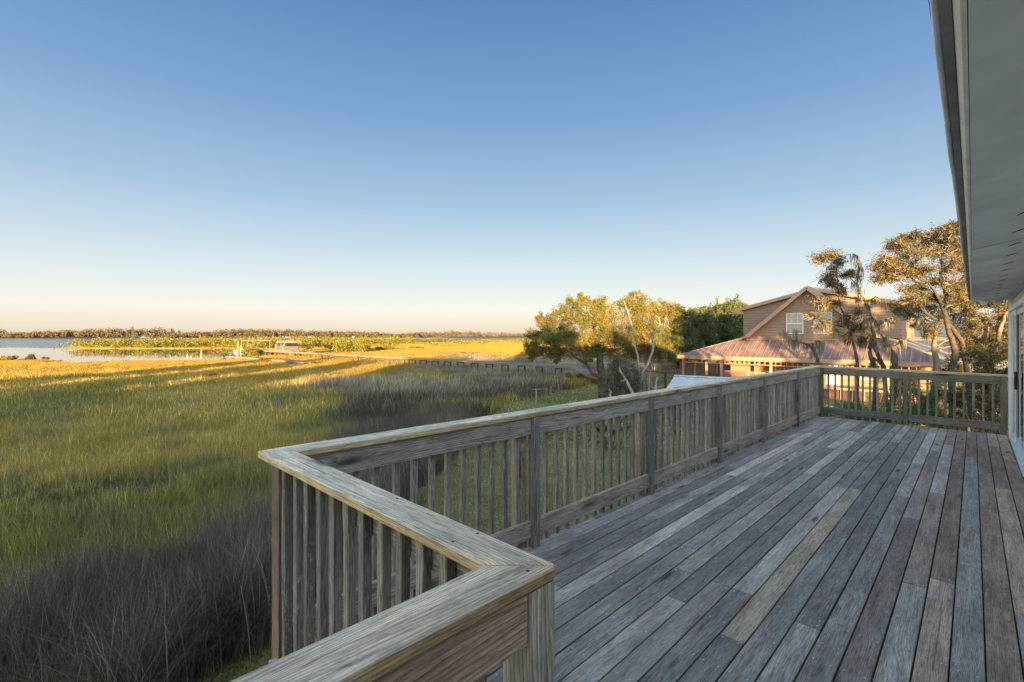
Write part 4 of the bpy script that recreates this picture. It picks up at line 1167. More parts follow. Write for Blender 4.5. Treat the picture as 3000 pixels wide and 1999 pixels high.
mb.build('wall', M_housewall, house)
mb = MB()   # trim boards at corner and head
mb.dbox(11.96, UE + .004, VW - .02, VW - .001, -.05, ZS1 - .02, 'z', fn=H)
mb.dbox(7.9, 11.95, VW - .018, VW - .001, 2.32, ZS1 - .01, 'u', fn=H)
mb.build('corner_trim', M_white, house, .002)
rf = MB()
k = (ZS1 - ZS0) / .478
ridge = 5.1; zr = ZS0 + .10 + .215 * (ridge + .07)
rf.slab([H(-14.4, -.066, ZS0 + .10), H(UE + .12, -.066, ZS0 + .10), H(UE + .12, ridge, zr), H(-14.4, ridge, zr)], .05)
rf.slab([H(-14.4, ridge, zr), H(UE + .12, ridge, zr), H(UE + .12, 10.3, ZS0 + .1), H(-14.4, 10.3, ZS0 + .1)], .05)
rf.build('roof', M_shingle, house)
mb = MB()
mb.slab([H(-14.3, -.007, ZS0 + .018), H(UE - .02, -.007, ZS0 + .018), H(UE - .02, VW - .001, ZS1 + .018), H(-14.3, VW - .001, ZS1 + .018)], .018)
mb.build('soffit', M_soffit, house)
mb = MB()
FP = [(-.030, ZS0 + .024), (-.026, ZS0 + .010), (-.018, ZS0 - .001), (-.0085, ZS0 - .004), (-.0085, ZS0 + .05), (-.030, ZS0 + .05)]
va = [H(u, v, z) for u in (-14.35, UE) for v, z in FP]
mb.add(va, [tuple(range(6))[::-1], tuple(range(6, 12))] + [(i, (i + 1) % 6, 6 + (i + 1) % 6, 6 + i) for i in range(6)])
mb.build('fascia', M_fascia, house)
mb = MB(); mb.dbox(-14.36, UE + .03, -.050, -.031, ZS0 + .022, ZS0 + .09, 'u', fn=H)
mb.build('eave_board', M_dark, house)
mb = MB()
pts = [H(u, -.057 + .0025 * math.sin(u * 2.1) + .0012 * math.sin(u * 7), ZS0 + .044 + .002 * math.sin(u * 3)) for u in np.arange(-14, UE + .06, .25)]
mb.tube(pts, .0085, 6); mb.build('drip_edge', M_fascia, house)
mb = MB()   # end board closing the eave
mb.slab([H(UE - .018, -.03, ZS0 - .002), H(UE + .002, -.03, ZS0 - .002), H(UE + .002, VW, ZS1 - .06), H(UE - .018, VW, ZS1 - .06)], -.12)
mb.build('eave_end_board', M_soffit, house)
mb = MB()   # vent slots in the soffit
for j, u in enumerate(np.arange(.6, 12.2, .645)):
    pts = []
    for t in np.linspace(0, 1, 6):
        v = .19 + .0105 * (u - 5.3) + t * .063; uu = u - .11 * t - .03 * math.sin(t * 3.14)
        pts.append(H(uu, v, ZS0 + k * (v + .007) - .001))
    mb.tube(pts, [.0015, .0035, .004, .004, .0032, .0012], 5)
mb.build('vent_slot', M_mark, house)
mb = MB(); mb.beam(H(4.9, -.005, ZS0 - .001), H(4.75, VW - .01, ZS1 - .001), .0025, .002); mb.beam(H(9.8, .03, ZS0 + .003), H(9.8, VW - .01, ZS1 - .001), .0025, .002)
mb.build('soffit_joint', M_mark, house)
mb = MB()   # sliding door
mb.dbox(11.2, 11.34, VW - .05, VW + .10, .0, 1.99, 'z', fn=H); mb.dbox(8.0, 8.1, VW - .05, VW + .1, 0, 1.99, 'z', fn=H)
mb.dbox(8.0, 11.34, VW - .052, VW + .1, 1.991, 2.06, 'u', fn=H); mb.dbox(8.1, 11.199, VW - .055, VW + .1, -.03, .04, 'u', fn=H)
mb.dbox(11.4, 11.95, VW - .03, VW - .001, 1.95, 2.30, 'u', fn=H)
dr = mb.build('sliding_door', M_white, house, .003)
mb = MB()
for a, b, off in ((10.2, 11.2, .02), (8.2, 10.3, .045)):
    vv = VW - .05 + off
    for s0, s1 in ((a, a + .075), (b - .075, b)): mb.dbox(s0, s1, vv, vv + .02, .045, 1.985, 'z', fn=H)
    mb.dbox(a + .076, b - .076, vv, vv + .02, .045, .12, 'u', fn=H); mb.dbox(a + .076, b - .076, vv, vv + .02, 1.91, 1.985, 'u', fn=H)
mb.build('frame', M_white, dr, .002)
mb = MB()
mb.dbox(10.276, 11.124, VW - .024, VW - .016, .121, 1.909, 'u', fn=H); mb.dbox(8.276, 10.224, VW + .001, VW + .009, .121, 1.909, 'u', fn=H)
mb.build('glass', M_glass, dr)
mb = MB(); mb.dbox(9.75, 9.80, VW - .05, VW - .02, .85, 1.1, 'z', fn=H); mb.build('handle', M_mark, dr, .004)
# floodlight
fl = empty('floodlight', H(12.12, .20, ZS0 + .03), 'twin head floodlight hanging under the far end of the eave', 'floodlight')
c = H(12.12, .20, ZS0 + .028)
mb = MB(); mb.tube([(c[0], c[1], c[2]), (c[0], c[1], c[2] - .03), (c[0], c[1], c[2] - .045)], [.075, .075, .05], 14); mb.build('base', M_white, fl)
for s_ in (-1, 1):
    mb = MB(); a = Vector(c) + Vector((.045 * s_, -.01, -.045)); b = a + Vector((.10 * s_, -.05, -.03))
    mb.tube([a, a + (b - a) * .45, a + (b - a) * .6, b, b + (b - a) * .05], [.012, .014, .045, .055, .05], 12); mb.build('lamp_head', M_white, fl)

#@@NEIGHBOUR
# ------------------------------------------------------------------ neighbour house
nh = empty('rose_house', N(52, -10, -5), 'rose painted house with rusty metal roof, steep gable and wraparound porch', 'house')
UF, UG, UB = 45.0, 47.6, 62.0
mb = MB()
mb.slab([N(UG, -16.7, -1.2), N(UG, -2.2, -1.2), N(UB, -2.2, -1.2), N(UB, -16.7, -1.2)], 2.9)
# gable wall
gp = [(-16.3, -.75), (-4.4, -.75), (-5.55, .02), (-10.25, 4.05), (-14.95, .02)]
mb.add([N(UG + .02, v, z) for v, z in gp] + [N(UG + .2, v, z) for v, z in gp], [(0, 1, 2, 3, 4), (9, 8, 7, 6, 5)])
# dormers
for sg in (-1, 1):
    d = [(-10.25 + sg * 6.1, -.2), (-10.25 + sg * 6.1, 2.58), (-10.25, 3.95), (-10.25, -.2)]
    q = [N(50, v, z) for v, z in d] + [N(UB - 1, v, z) for v, z in d]
    mb.add(q, [(0, 3, 2, 1) if sg < 0 else (0, 1, 2, 3), (0, 1, 5, 4), (4, 5, 6, 7)])
mb.build('wall', M_nsiding, nh)
mb = MB()
th = .09
mb.slab([N(UF, -20.9, -1.85), N(UF, -1.2, -1.85), N(UG, -4.6, -.34), N(UG, -16.3, -.34)], th)
mb.build('porch_roof', M_nroofF, nh)
mb = MB()
mb.slab([N(UF, -20.9, -1.84), N(UG, -16.3, -.33), N(47.2, -14.9, .10), N(UB + .5, -14.9, .10), N(UB + .5, -20.9, -1.84)], th)
mb.slab([N(UF, -1.2, -1.84), N(UB + .5, -1.2, -1.84), N(UB + .5, -5.6, .10), N(47.2, -5.6, .10), N(UG, -4.6, -.33)], th)
mb.slab([N(47.0, -15.0, .12), N(47.0, -10.25, 4.3), N(UB + .5, -10.25, 4.3), N(UB + .5, -15.0, .12)], .22)
mb.slab([N(47.0, -5.5, .12), N(UB + .5, -5.5, .12), N(UB + .5, -10.25, 4.3), N(47.0, -10.25, 4.3)], .22)
for sg in (-1, 1):
    a = [N(49.6, -10.25, 4.34), N(49.6, -10.25 + sg * 6.9, 2.62), N(UB, -10.25 + sg * 6.9, 2.62), N(UB, -10.25, 4.34)]
    mb.slab(a if sg > 0 else a[::-1], .06)
mb.build('roof', M_nroofS, nh)
mb = MB()   # fascias and barge boards
mb.dbox(UF - .04, UF + .06, -20.95, -1.15, -2.16, -1.86, 'v', fn=N)
mb.dbox(UF + .061, UB, -20.95, -20.85, -2.16, -1.87, 'u', fn=N); mb.dbox(UF + .061, UB, -1.25, -1.15, -2.16, -1.87, 'u', fn=N)
for sg in (-1, 1):
    mb.beam(N(46.97, -10.25, 4.14), N(46.97, -10.25 + sg * 4.85, -.05), .06, .30, (0, 0, 1))
    mb.beam(N(49.57, -10.25, 4.16), N(49.57, -10.25 + sg * 6.95, 2.43), .06, .28, (0, 0, 1))
    mb.beam(N(47.15, -10.25 + sg * 4.75, .0), N(UG - .05, -10.25 + sg * 6.1, -.43), .06, .2, (0, 0, 1))
mb.build('fascia', M_npaint, nh)
for v in (-20.35, -16.7, -12.55, -8.6, -4.6, -1.7):
    mb = MB(); mb.dbox(UF + .2, UF + .36, v - .09, v + .09, -4.07, -2.165, 'z', fn=N); mb.build('porch_post', M_npaint, nh)
for u in (48.2, 51.0, 54.0):
    mb = MB(); mb.dbox(u - .08, u + .08, -20.45, -20.27, -4.07, -2.165, 'z', fn=N); mb.build('porch_post', M_npaint, nh)
mb = MB()   # spindle frieze
mb.dbox(UF + .25, UF + .31, -20.25, -1.8, -2.24, -2.165, 'v', fn=N); mb.dbox(UF + .25, UF + .31, -20.25, -1.8, -2.56, -2.49, 'v', fn=N)
v = -20.2
while v < -1.8:
    mb.dbox(UF + .252, UF + .308, v, v + .06, -2.489, -2.241, 'z', fn=N); v += .42
mb.dbox(UF + .4, 54, -20.39, -20.33, -2.56, -2.49, 'u', fn=N)
for u in np.arange(UF + .7, 54, .42): mb.dbox(u, u + .06, -20.388, -20.332, -2.489, -2.17, 'z', fn=N)
mb.build('frieze', M_npaint, nh)
mb = MB(); mb.dbox(UF + .05, UG - .01, -20.6, -1.4, -4.22, -4.07, 'v', fn=N); mb.dbox(UG, 55, -20.6, -16.8, -4.22, -4.07, 'u', fn=N); mb.build('porch_floor', M_npaint, nh)
mb = MB(); mb.dbox(UF + .3, UF + .38, -20.4, -1.6, -5.0, -4.225, 'v', fn=N); mb.build('skirt', M_nbrick, nh)
mb = MB()
for v in np.arange(-20.3, -1.6, .75): mb.dbox(UF + .2, UF + .28, v, v + .08, -5.0, -4.225, 'z', fn=N)
mb.build('skirt_post', M_npaint, nh)
mb = MB()
mb.dbox(UF + .26, UF + .32, -16.55, -13.0, -3.22, -3.15, 'v', fn=N)
for v in np.arange(-16.5, -13.0, .13): mb.dbox(UF + .27, UF + .31, v, v + .04, -4.06, -3.225, 'z', fn=N)
mb.build('porch_railing', M_npaint, nh)
def nwindow(v0, v1, z0, z1, cols=2):
    mb = MB(); t = .07
    u = UG - .03
    mb.dbox(u, u + .06, v0, v0 + t, z0, z1, 'z', fn=N); mb.dbox(u, u + .06, v1 - t, v1, z0, z1, 'z', fn=N)
    mb.dbox(u, u + .06, v0 + t, v1 - t, z1 - t, z1, 'v', fn=N); mb.dbox(u, u + .06, v0 + t, v1 - t, z0, z0 + t, 'v', fn=N)
    zm = (z0 + z1) / 2; mb.dbox(u - .01, u + .05, v0 + t, v1 - t, zm - .05, zm + .05, 'v', fn=N)
    for i in range(1, cols + 1):
        vv = v0 + (v1 - v0) * i / (cols + 1); mb.dbox(u + .005, u + .03, vv - .012, vv + .012, zm + .051, z1 - t, 'z', fn=N)
    mb.dbox(u + .006, u + .029, v0 + t, v1 - t, (zm + z1) / 2 - .01, (zm + z1) / 2 + .012, 'v', fn=N)
    w = mb.build('window', M_nwhite, nh)
    mb = MB(); mb.dbox(u + .032, u + .046, v0 + t, v1 - t, z0 + t, z1 - t, 'v', fn=N); mb.build('pane', M_pane, w)
nwindow(-11.95, -10.62, .2, 2.0); nwindow(-9.85, -8.52, .2, 2.02)
nwindow(-12.85, -11.0, -3.9, -2.3, 4); nwindow(-6.6, -5.2, -3.5, -2.2, 2)
mb = MB()
mb.dbox(UG - .06, UG - .001, -9.0, -8.92, -4.06, -1.95, 'z', fn=N); mb.dbox(UG - .06, UG - .001, -8.08, -8.0, -4.06, -1.95, 'z', fn=N)
mb.dbox(UG - .05, UG - .001, -8.92, -8.08, -4.06, -1.95, 'z', fn=N)
mb.build('door', M_white, nh)
mb = MB()   # wheel ornament on the gable
c = Vector(N(UG - .03, -10.25, 3.05)); ax = Vector((Cc, -S, 0)); zz = Vector((0, 0, 1))
ring = [c + ax * .45 * math.cos(t) + zz * .45 * math.sin(t) for t in np.linspace(0, 6.283, 25)]
mb.tube(ring, .05, 6); 
for t in np.linspace(0, math.pi, 5)[:-1]:
    mb.beam(c + (ax * math.cos(t) + zz * math.sin(t)) * .42, c - (ax * math.cos(t) + zz * math.sin(t)) * .42, .05, .04)
mb.build('wheel_ornament', M_npaint, nh)

# wooden fence behind the porch
fe = empty('board_fence', N(60, -24, -5), 'brown board fence beyond the open porch corner', 'fence')
mb = MB()
for v in np.arange(-27, -15, .155): mb.dbox(59, 59.03, v, v + .145, -5, -3.3 + random.uniform(-.02, .02), 'z', fn=N, tint=(.15, .10, .07))
mb.build('board', W_rail, fe)

# shed with pale metal roof, below the long rail
sh = empty('metal_roof_shed', (12.2, 27.5, 0), 'low shed with pale blue ribbed metal roof beside the deck', 'shed')
A0, A1 = P(1977, 1101, 29.0), P(2330, 1114, 25.3)
dl = (A1 - A0); dl[2] = 0; dl /= np.linalg.norm(dl); pr = np.array([dl[1], -dl[0], 0])   # toward the deck
zr_ = A0[2]; A1 = np.array([A1[0], A1[1], zr_])
if pr[1] > 0: pr = -pr
E0, E1 = A0 + pr * 2.1 - np.array([0, 0, .85]), A1 + pr * 2.1 - np.array([0, 0, .85])
B0, B1 = A0 - pr * 2.1 - np.array([0, 0, .85]), A1 - pr * 2.1 - np.array([0, 0, .85])
mb = MB(); mb.slab([E0, E1, A1, A0], .04); mb.slab([A0, A1, B1, B0], .04)
ro = mb.build('roof', M_shedroof, sh)
mb = MB(); mb.beam(A0 + np.array([0, 0, .02]), A1 + np.array([0, 0, .02]), .28, .05); mb.build('ridge_cap', M_shedroof, ro)
mb = MB()
i0, i1, j1, j0 = [q * np.array([1, 1, 0]) for q in (E0 - pr * .25 + dl * .25, E1 - pr * .25 - dl * .25, B1 + pr * .25 - dl * .25, B0 + pr * .25 + dl * .25)]
hz = np.array([0, 0, E0[2] + .02])
mb.add([i0, i1, j1, j0, i0 + hz, i1 + hz, j1 + hz, j0 + hz], [(0, 1, 5, 4), (1, 2, 6, 5), (2, 3, 7, 6), (3, 0, 4, 7)])
mb.add([i0 + hz, j0 + hz, (i0 + j0) / 2 + hz + np.array([0, 0, .7])], [(0, 1, 2)]); mb.add([i1 + hz, j1 + hz, (i1 + j1) / 2 + hz + np.array([0, 0, .7])], [(0, 1, 2)])
mb.build('wall', M_bluehouse, sh)

# clothesline post with wires
cl = empty('line_post', tuple(P(1571, gy(28), 28)), 'thin grey T shaped post with two wires on the lawn', 'line post')
p = P(1571, 1142, 28)
mb = MB(); mb.tube([(p[0], p[1], 0), (p[0], p[1], p[2])], .055, 8); mb.build('pole', M_post, cl)
mb = MB(); mb.beam(p + np.array([-.2, -.12, .02]), p + np.array([.2, .12, .02]), .07, .06); mb.build('crossbar', M_post, cl)
for s_, e in ((1, P(1775, 1147, 33)), (-1, P(1775, 1153, 32))):
    mb = MB(); q = wiggle(p + np.array([.17 * s_, .1 * s_, .05]), e, 8, .0, -.012); mb.tube(q, .009, 4); mb.build('wire', M_cable, cl)

# dark table-like bench stand on the lawn
bn = empty('fish_table', tuple(P(1950, gy(40), 40)), 'dark wooden table on a single post, on the lawn behind the snags', 'table')
mb = MB(); mb.beam(P(1860, 1086, 40), P(1990, 1093, 39.5), .5, .09, tint=(.06, .05, .045)); mb.build('table_top', W_old, bn)
mb = MB()
for x in (1880, 1949): q = P(x, 1094, 39.8); mb.beam((q[0], q[1], 0), tuple(q), .16, .16, tint=(.05, .045, .04))
mb.build('leg', W_old, bn)
mb = MB(); mb.beam(P(1938, 1088, 40.4), P(1968, 1090, 40.3), .06, .32, tint=(.10, .06, .045)); mb.build('backboard', W_old, bn)
for f in (1,):
    pass

# far blue-grey house at right, house with chimney behind the oaks
bh = empty('blue_house', tuple(P(2700, gy(66), 66)), 'blue grey house with dark metal roofs glimpsed between the oaks', 'house')
def wedge(mb, x0, x1, y0, y1, zb, ze, zr):
    pass
c = P(2690, gy(66), 66)
mb = MB(); mb.wbox(c[0] - 6, c[0] + 9, c[1], c[1] + 9, 0, 5.0, 'x', (.9, .9, .9)); mb.build('wall', M_bluehouse, bh)
mb = MB(); mb.slab([(c[0] - 6.6, c[1] - .7, 4.8), (c[0] + 9.6, c[1] - .7, 4.8), (c[0] + 9.6, c[1] + 4.5, 7.0), (c[0] - 6.6, c[1] + 4.5, 7.0)], .12)
mb.slab([(c[0] - 2, c[1] - 5, 2.9), (c[0] + 10, c[1] - 5, 2.9), (c[0] + 10, c[1] - .02, 4.4), (c[0] - 2, c[1] - .02, 4.4)], .12); mb.build('roof', M_blueroof, bh)
mb = MB(); mb.wbox(c[0] - 1.5, c[0] + 9.5, c[1] - 4.6, c[1] - .02, 0, 2.8, 'x'); mb.build('porch', M_bluehouse, bh)
ch = empty('chimney_house', tuple(P(2120, gy(75), 75)), 'cream chimneyed house mostly hidden behind the dark oaks', 'house')
c = P(2121, gy(75), 75)
mb = MB(); mb.wbox(c[0] - 5, c[0] + 5, c[1], c[1] + 8, 0, 6, 'x'); mb.build('wall', M_cream, ch)
rf = MB(); rf.slab([(c[0] - 5.5, c[1] - .5, 5.9), (c[0] + 5.5, c[1] - .5, 5.9), (c[0] + 5.5, c[1] + 4, 8), (c[0] - 5.5, c[1] + 4, 8)], .15)
rf.slab([(c[0] - 5.5, c[1] + 4, 8), (c[0] + 5.5, c[1] + 4, 8), (c[0] + 5.5, c[1] + 8.5, 5.9), (c[0] - 5.5, c[1] + 8.5, 5.9)], .15); rfo = rf.build('roof', M_shingle, ch)
mb = MB(); mb.wbox(c[0] - .42, c[0] + .42, c[1] + 1, c[1] + 1.8, 6.2, 10.9, 'z'); mb.wbox(c[0] - .5, c[0] + .5, c[1] + .92, c[1] + 1.88, 10.901, 11.05, 'x'); mb.wbox(c[0] - .2, c[0] + .2, c[1] + 1.2, c[1] + 1.6, 11.051, 11.3, 'x', (.2, .2, .2)); mb.build('chimney', M_cream, rfo)

#@@DOCK
# ------------------------------------------------------------------ boardwalk and dock
bw = empty('boardwalk', (-27, 88, 0), 'long grey boardwalk on posts crossing the marsh to the boat dock', 'boardwalk')
Q0, Q1, Q2, Q3 = np.array([-62.7, 120.5, 0]), np.array([7.2, 56.4, 0]), np.array([8.5, 51., 0]), np.array([11.8, 45.5, 0])
mb = MB(); ZB = 1.5
def planks(mb, a, b, w, z0, z1=None, step=.3):
    z1 = z0 if z1 is None else z1
    d = b - a; L = np.linalg.norm(d[:2]); d = d / L; nrm = np.array([d[1], -d[0], 0]); t = 0
    while t < L:
        c0, c1 = a + d * t, a + d * min(L, t + step * .94)
        za = z0 + (z1 - z0) * t / L
        kk = random.uniform(.8, 1.2); hw = w / 2 + random.uniform(-.03, .03)
        top = [c0 - nrm * hw, c0 + nrm * hw, c1 + nrm * hw, c1 - nrm * hw]
        top = [(q[0], q[1], za + random.uniform(-.006, .006)) for q in top]
        mb.slab(top, .05, (.22 * kk, .20 * kk, .17 * kk)); t += step
    for s_ in (-1, 1):
        p0, p1 = a + nrm * s_ * (w / 2 - .12), b + nrm * s_ * (w / 2 - .12)
        mb.beam((p0[0], p0[1], z0 - .16), (p1[0], p1[1], z1 - .16), .06, .2, tint=(.20, .18, .155))
planks(mb, Q0, Q1, 1.35, ZB); planks(mb, Q1, Q2, 1.5, ZB, .95); planks(mb, Q2, Q3, 1.5, .95, .5)
mb.build('planking', W_old, bw)
d = (Q1 - Q0); L = np.linalg.norm(d); d = d / L; nrm = np.array([d[1], -d[0], 0])
for t in np.arange(1.2, L, 2.95):
    b = Q0 + d * t
    for s_ in (-1, 1):
        q = b + nrm * .62 * s_
        mb = MB(); r = random.uniform(.09, .13); mb.tube([(q[0], q[1], -.8), (q[0], q[1], ZB - .27)], r, 7, (.10, .09, .08)); mb.build('post', W_old, bw)
mb = MB()
for t in np.arange(1.2, L, 2.95):
    b = Q0 + d * t; p0, p1 = b - nrm * .75, b + nrm * .75
    mb.beam((p0[0], p0[1], ZB - .34), (p1[0], p1[1], ZB - .34), .12, .16, tint=(.10, .09, .08))
mb.build('cross_beam', W_old, bw)

dk = empty('boat_dock', (-69, 126, 0), 'wooden boat dock landing with open roofed frame at the boardwalk end', 'dock')
dn = nrm
def dp(a, b, z): q = Q0 - d * a + dn * b; return (q[0], q[1], z)   # a along, b across
mb = MB()
mb.slab([dp(-.3, -2.2, ZB + .02), dp(8.0, -2.2, ZB + .02), dp(8.0, 2.2, ZB + .02), dp(-.3, 2.2, ZB + .02)], .12, (.24, .21, .17)); mb.build('landing', W_old, dk)
for a, b in ((0, -2), (0, 2), (3.8, -2), (3.8, 2), (7.8, -2), (7.8, 2)):
    mb = MB(); p0 = dp(a, b, -.8); mb.tube([p0, (p0[0], p0[1], 3.9)], .075, 7, (.20, .165, .125)); mb.build('post', W_old, dk)
mb = MB()
for b in (-2, 2): mb.beam(dp(-.3, b, 3.85), dp(8.1, b, 3.85), .12, .2, tint=(.2, .17, .13))
mb.build('top_beam', W_old, dk)
mb = MB()
for z in (1.6, 1.95, 2.3, 2.65, 3.0): mb.beam(dp(1.0, 2.02, z), dp(5.2, 2.02, z), .05, .09, tint=(.32, .2, .13))
mb.build('rack', W_old, dk)

bt = empty('covered_boat', dp(-5, -5, .0), 'white covered boat with dark windows on a lift beside the dock', 'boat')
def bp_(a, b, z): q = Q0 - d * a + dn * b; return (q[0], q[1], z)
mb = MB()
prof = [(-1.25, 1.5), (1.25, 1.5), (1.35, 2.1), (1.35, 2.5), (-1.35, 2.5), (-1.35, 2.1)]
va = []
for a in (-8.2, -1.6): va += [bp_(a, -4.2 + b, z) for b, z in prof]
n6 = 6
mb.add(va, [tuple(range(n6))[::-1], tuple(range(n6, 12))] + [(i, (i + 1) % n6, n6 + (i + 1) % n6, n6 + i) for i in range(n6)])
mb.build('hull', M_hull, bt)
mb = MB(); mb.slab([bp_(-8.1, -5.55, 3.3), bp_(-1.7, -5.55, 3.3), bp_(-1.7, -2.85, 3.3), bp_(-8.1, -2.85, 3.3)], .79, (1, 1, 1)); mb.build('window_band', M_glassdark, bt)
mb = MB()
top = [bp_(-8.3, -5.7, 3.31), bp_(-1.4, -5.7, 3.31), bp_(-1.4, -2.7, 3.31), bp_(-8.3, -2.7, 3.31)]; r2 = [bp_(-8.0, -5.2, 3.85), bp_(-1.9, -5.2, 3.85), bp_(-1.9, -3.2, 3.85), bp_(-8.0, -3.2, 3.85)]
mb.add(top + r2, [(0, 3, 2, 1), (4, 5, 6, 7), (0, 1, 5, 4), (1, 2, 6, 5), (2, 3, 7, 6), (3, 0, 4, 7)]); mb.build('canopy', M_boat, bt)
mb = MB()
for a in (-7, -4.8, -2.4):
    for b in (-5.45, -2.95): mb.beam(bp_(a, b - .12 if b < -4 else b + .12, 2.45), bp_(a, b - .12 if b < -4 else b + .12, 3.3), .16, .12)
mb.build('canopy_post', M_boat, bt)
mb = MB()
for a in (-7.2, -2.6):
    for b in (-6, -2.4): q = bp_(a, b, -.8); mb.tube([q, (q[0], q[1], 2.9)], .12, 6, (.4, .35, .27))
    mb.beam(bp_(a, -6, 1.42), bp_(a, -2.4, 1.42), .12, .14, tint=(.3, .28, .25))
mb.build('lift_frame', W_old, bt)

def motorboat(label, x, y, Y, L, head):
    p = P(x, y, Y); p[2] = -.07
    root = empty('motorboat', tuple(p), label, 'boat')
    dd = np.array([math.cos(head), math.sin(head), 0]); nn = np.array([-dd[1], dd[0], 0])
    st = [(-.5, .8, .25, .8), (-.15, 1.0, .15, .85), (.2, .9, .15, .95), (.42, .5, .25, 1.1), (.5, .06, .5, 1.2)]
    V = []
    for t, w, zk, zt in st:
        c = p + dd * L * t; hw = w * L * .17
        for b, z in ((-1, zt), (-.8, .35), (0, zk - .2), (.8, .35), (1, zt)): q = c + nn * hw * b; V.append((q[0], q[1], p[2] + z))
    fs = [(i * 5 + k, (i + 1) * 5 + k, (i + 1) * 5 + k + 1, i * 5 + k + 1) for i in range(4) for k in range(4)] + [(0, 1, 2, 3, 4)] + [(i * 5 + 4, (i + 1) * 5 + 4, (i + 1) * 5, i * 5) for i in range(4)]
    mb = MB(); mb.add(V, fs); mb.build('hull', M_boat, root)
    mb = MB(); c = p + dd * L * -.05
    mb.beam(tuple(c + np.array([0, 0, .85])), tuple(c + np.array([0, 0, 1.55])), .7, .9); mb.build('console', M_boat, root)
    mb = MB(); c = p - dd * L * .53; mb.beam(tuple(c + np.array([0, 0, .3])), tuple(c + np.array([0, 0, 1.4])), .4, .5); mb.build('outboard', M_boat, root)
motorboat('white motorboat moored at the end of the channel by the mangroves', 690, 1034, 121, 6.5, 2.3)
for i, (x, y, Y, h, lb) in enumerate([(697, 1040, 118, 3.4, 'tall pale piling beside the white motorboat'), (705, 1040, 117, 2.6, 'shorter pale piling right of the white motorboat'),
                                      (549, 1047, 98, 1.3, 'stubby pale piling in the channel, leftmost of three'), (560, 1047, 98.5, .9, 'lowest pale piling in the channel, middle of three'), (590, 1046, 100, 2.1, 'tallest of three pale pilings in the channel')]):
    p = P(x, y, Y)
    mb = MB(); mb.tube([(p[0], p[1], -1), (p[0], p[1], .2 + h * .6), (p[0] + .03, p[1], .1 + h)], [.14, .13, .11], 8, (.32, .28, .23))
    tag(mb.build('mooring_piling', W_old), lb, 'piling', 'pilings in the channel')
for a, b, w, lb in ((P(676, 1047, 103), P(733, 1053, 97), .8, 'far broken section of the low plank walk in the marsh'), (P(729, 1052.5, 97), P(770, 1056, 93), .9, 'middle section of the low plank walk in the marsh'), (P(798, 1058, 90), P(900, 1069, 79), 1.1, 'nearest section of the low plank walk, half in shadow')):
    mb = MB(); a[2] = b[2] = 0; planks(mb, a, b, w * 1.2, .72)
    tag(mb.build('plank_walk', W_old), lb, 'plank walk', 'sections of old plank walk')

# far houses across the water
def farhouse(label, x, Y, w, h, roofc, wallm=M_cream, flat=False):
    p = P(x, gy(Y), Y)
    r = empty('far_house', (p[0], p[1], .1), label, 'house', 'houses on the far shore')
    mb = MB(); mb.wbox(p[0] - w / 2, p[0] + w / 2, p[1], p[1] + 10, .1, h, 'x'); mb.build('wall', wallm, r)
    mb = MB(); e = .8; zr = h + (1.2 if flat else 3.2)
    mb.slab([(p[0] - w / 2 - e, p[1] - e, h), (p[0] + w / 2 + e, p[1] - e, h), (p[0] + w / 2 - 1, p[1] + 5, zr), (p[0] - w / 2 + 1, p[1] + 5, zr)], .2, roofc)
    mb.build('roof', M_white, r)
farhouse('white far house with pale roof above the island tip', 424, 1300, 28, 4.5, (1, 1, 1), M_white)
farhouse('small cream far house left of the white one', 285, 1140, 13, 4.2, (1, .9, .6))
farhouse('grey roofed far house beside the small cream one', 330, 1180, 16, 4.5, (.5, .4, .33))
farhouse('low white far building, left of the pair over the dock', 838, 1560, 22, 4, (1, 1, 1), M_white, True)
farhouse('long low cream far building behind the covered boat', 885, 1620, 26, 3.6, (.95, .9, .8), M_cream, True)
farhouse('white far building right of the covered boat', 905, 1640, 16, 5.5, (1, 1, 1), M_white, True)
farhouse('tiny white far house alone in the centre treeline', 1034, 1830, 7, 4.5, (1, 1, 1), M_white)

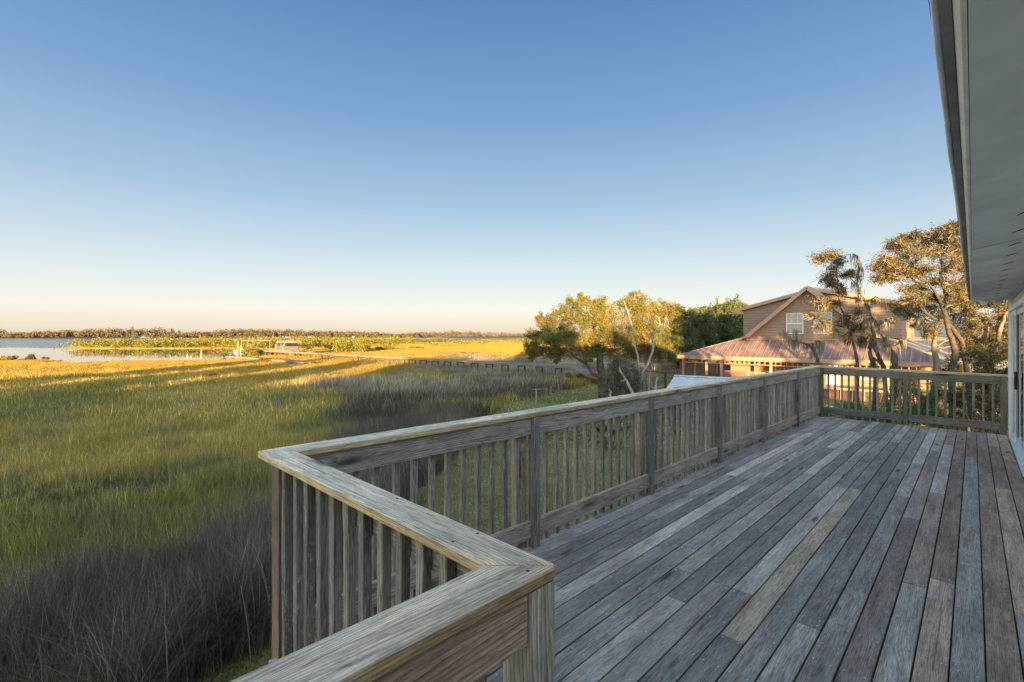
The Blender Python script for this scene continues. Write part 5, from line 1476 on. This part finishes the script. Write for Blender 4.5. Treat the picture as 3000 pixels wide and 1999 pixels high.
#@@LIGHT
# ------------------------------------------------------------------ light, sky, camera
EL = R(3.6)
w = bpy.data.worlds.new('World'); scene.world = w; w.use_nodes = True
nt = w.node_tree; nt.nodes.clear()
sky = nt.nodes.new('ShaderNodeTexSky'); sky.sky_type = 'NISHITA'; sky.sun_disc = False
sky.sun_elevation = EL; sky.sun_rotation = R(180); sky.altitude = 0; sky.air_density = 1.0; sky.dust_density = .6; sky.ozone_density = 2.0
EXPO = 2.45
geo = nd(nt, 'ShaderNodeTexCoord').outputs['Generated']
sp = nd(nt, 'ShaderNodeSeparateXYZ'); nt.links.new(geo, sp.inputs[0])
def lin(r, g, b):
    return tuple(((c / 255 + .055) / 1.055) ** 2.4 if c > 10 else c / 3294 for c in (r, g, b))
air = ramp(nt, sp.outputs[2], [(0, lin(227, 207, 184)), (.012, lin(239, 225, 203)), (.05, lin(245, 242, 233)), (.10, lin(226, 234, 236)), (.17, lin(198, 216, 229)), (.25, lin(165, 195, 221)), (.40, lin(123, 161, 204)), (.58, lin(90, 128, 181)), (1.0, lin(137, 150, 168))])  # unseen zenith kept pale and grey to neutralise the fill light
# unseen sky overhead and behind brightened as added fill, most toward the low sun
unseen_fill = math_(nt, 'MAXIMUM', math_(nt, 'SUBTRACT', .45, sp.outputs[1]), 0.0)
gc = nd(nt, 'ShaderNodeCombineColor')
for i_, kk_ in enumerate((4.8, 3.7, 2.4)): nt.links.new(math_(nt, 'ADD', 1.0, math_(nt, 'MULTIPLY', unseen_fill, kk_)), gc.inputs[i_])
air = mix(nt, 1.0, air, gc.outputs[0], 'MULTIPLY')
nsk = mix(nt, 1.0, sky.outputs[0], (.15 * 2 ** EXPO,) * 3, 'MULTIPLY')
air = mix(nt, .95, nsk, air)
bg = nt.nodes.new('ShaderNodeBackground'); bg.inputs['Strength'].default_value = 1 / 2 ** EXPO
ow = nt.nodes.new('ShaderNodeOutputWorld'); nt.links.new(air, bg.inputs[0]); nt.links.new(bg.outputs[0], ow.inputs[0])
sl = bpy.data.lights.new('sun', 'SUN'); sl.energy = 5.0; sl.angle = R(.7); sl.color = (1, .61, .25)
so = bpy.data.objects.new('sun', sl); so.rotation_euler = (R(90) - EL, 0, 0); so.location = (0, -40, 30); COL.objects.link(so)
cam = bpy.data.cameras.new('camera'); co = bpy.data.objects.new('camera', cam); COL.objects.link(co)
co.location = (0, 0, EYE); co.rotation_euler = (R(90), 0, 0)
cam.sensor_width = 36; cam.lens = 36 * F / 3000; cam.shift_y = -14.5 / 3000
cam.clip_start = .05; cam.clip_end = 20000
scene.camera = co
vs = scene.view_settings
vs.view_transform = 'Standard'; vs.look = 'None'; vs.exposure = EXPO; vs.gamma = 1.0
scene.cycles.max_bounces = 6; scene.cycles.transparent_max_bounces = 8
scene.cycles.use_denoising = True
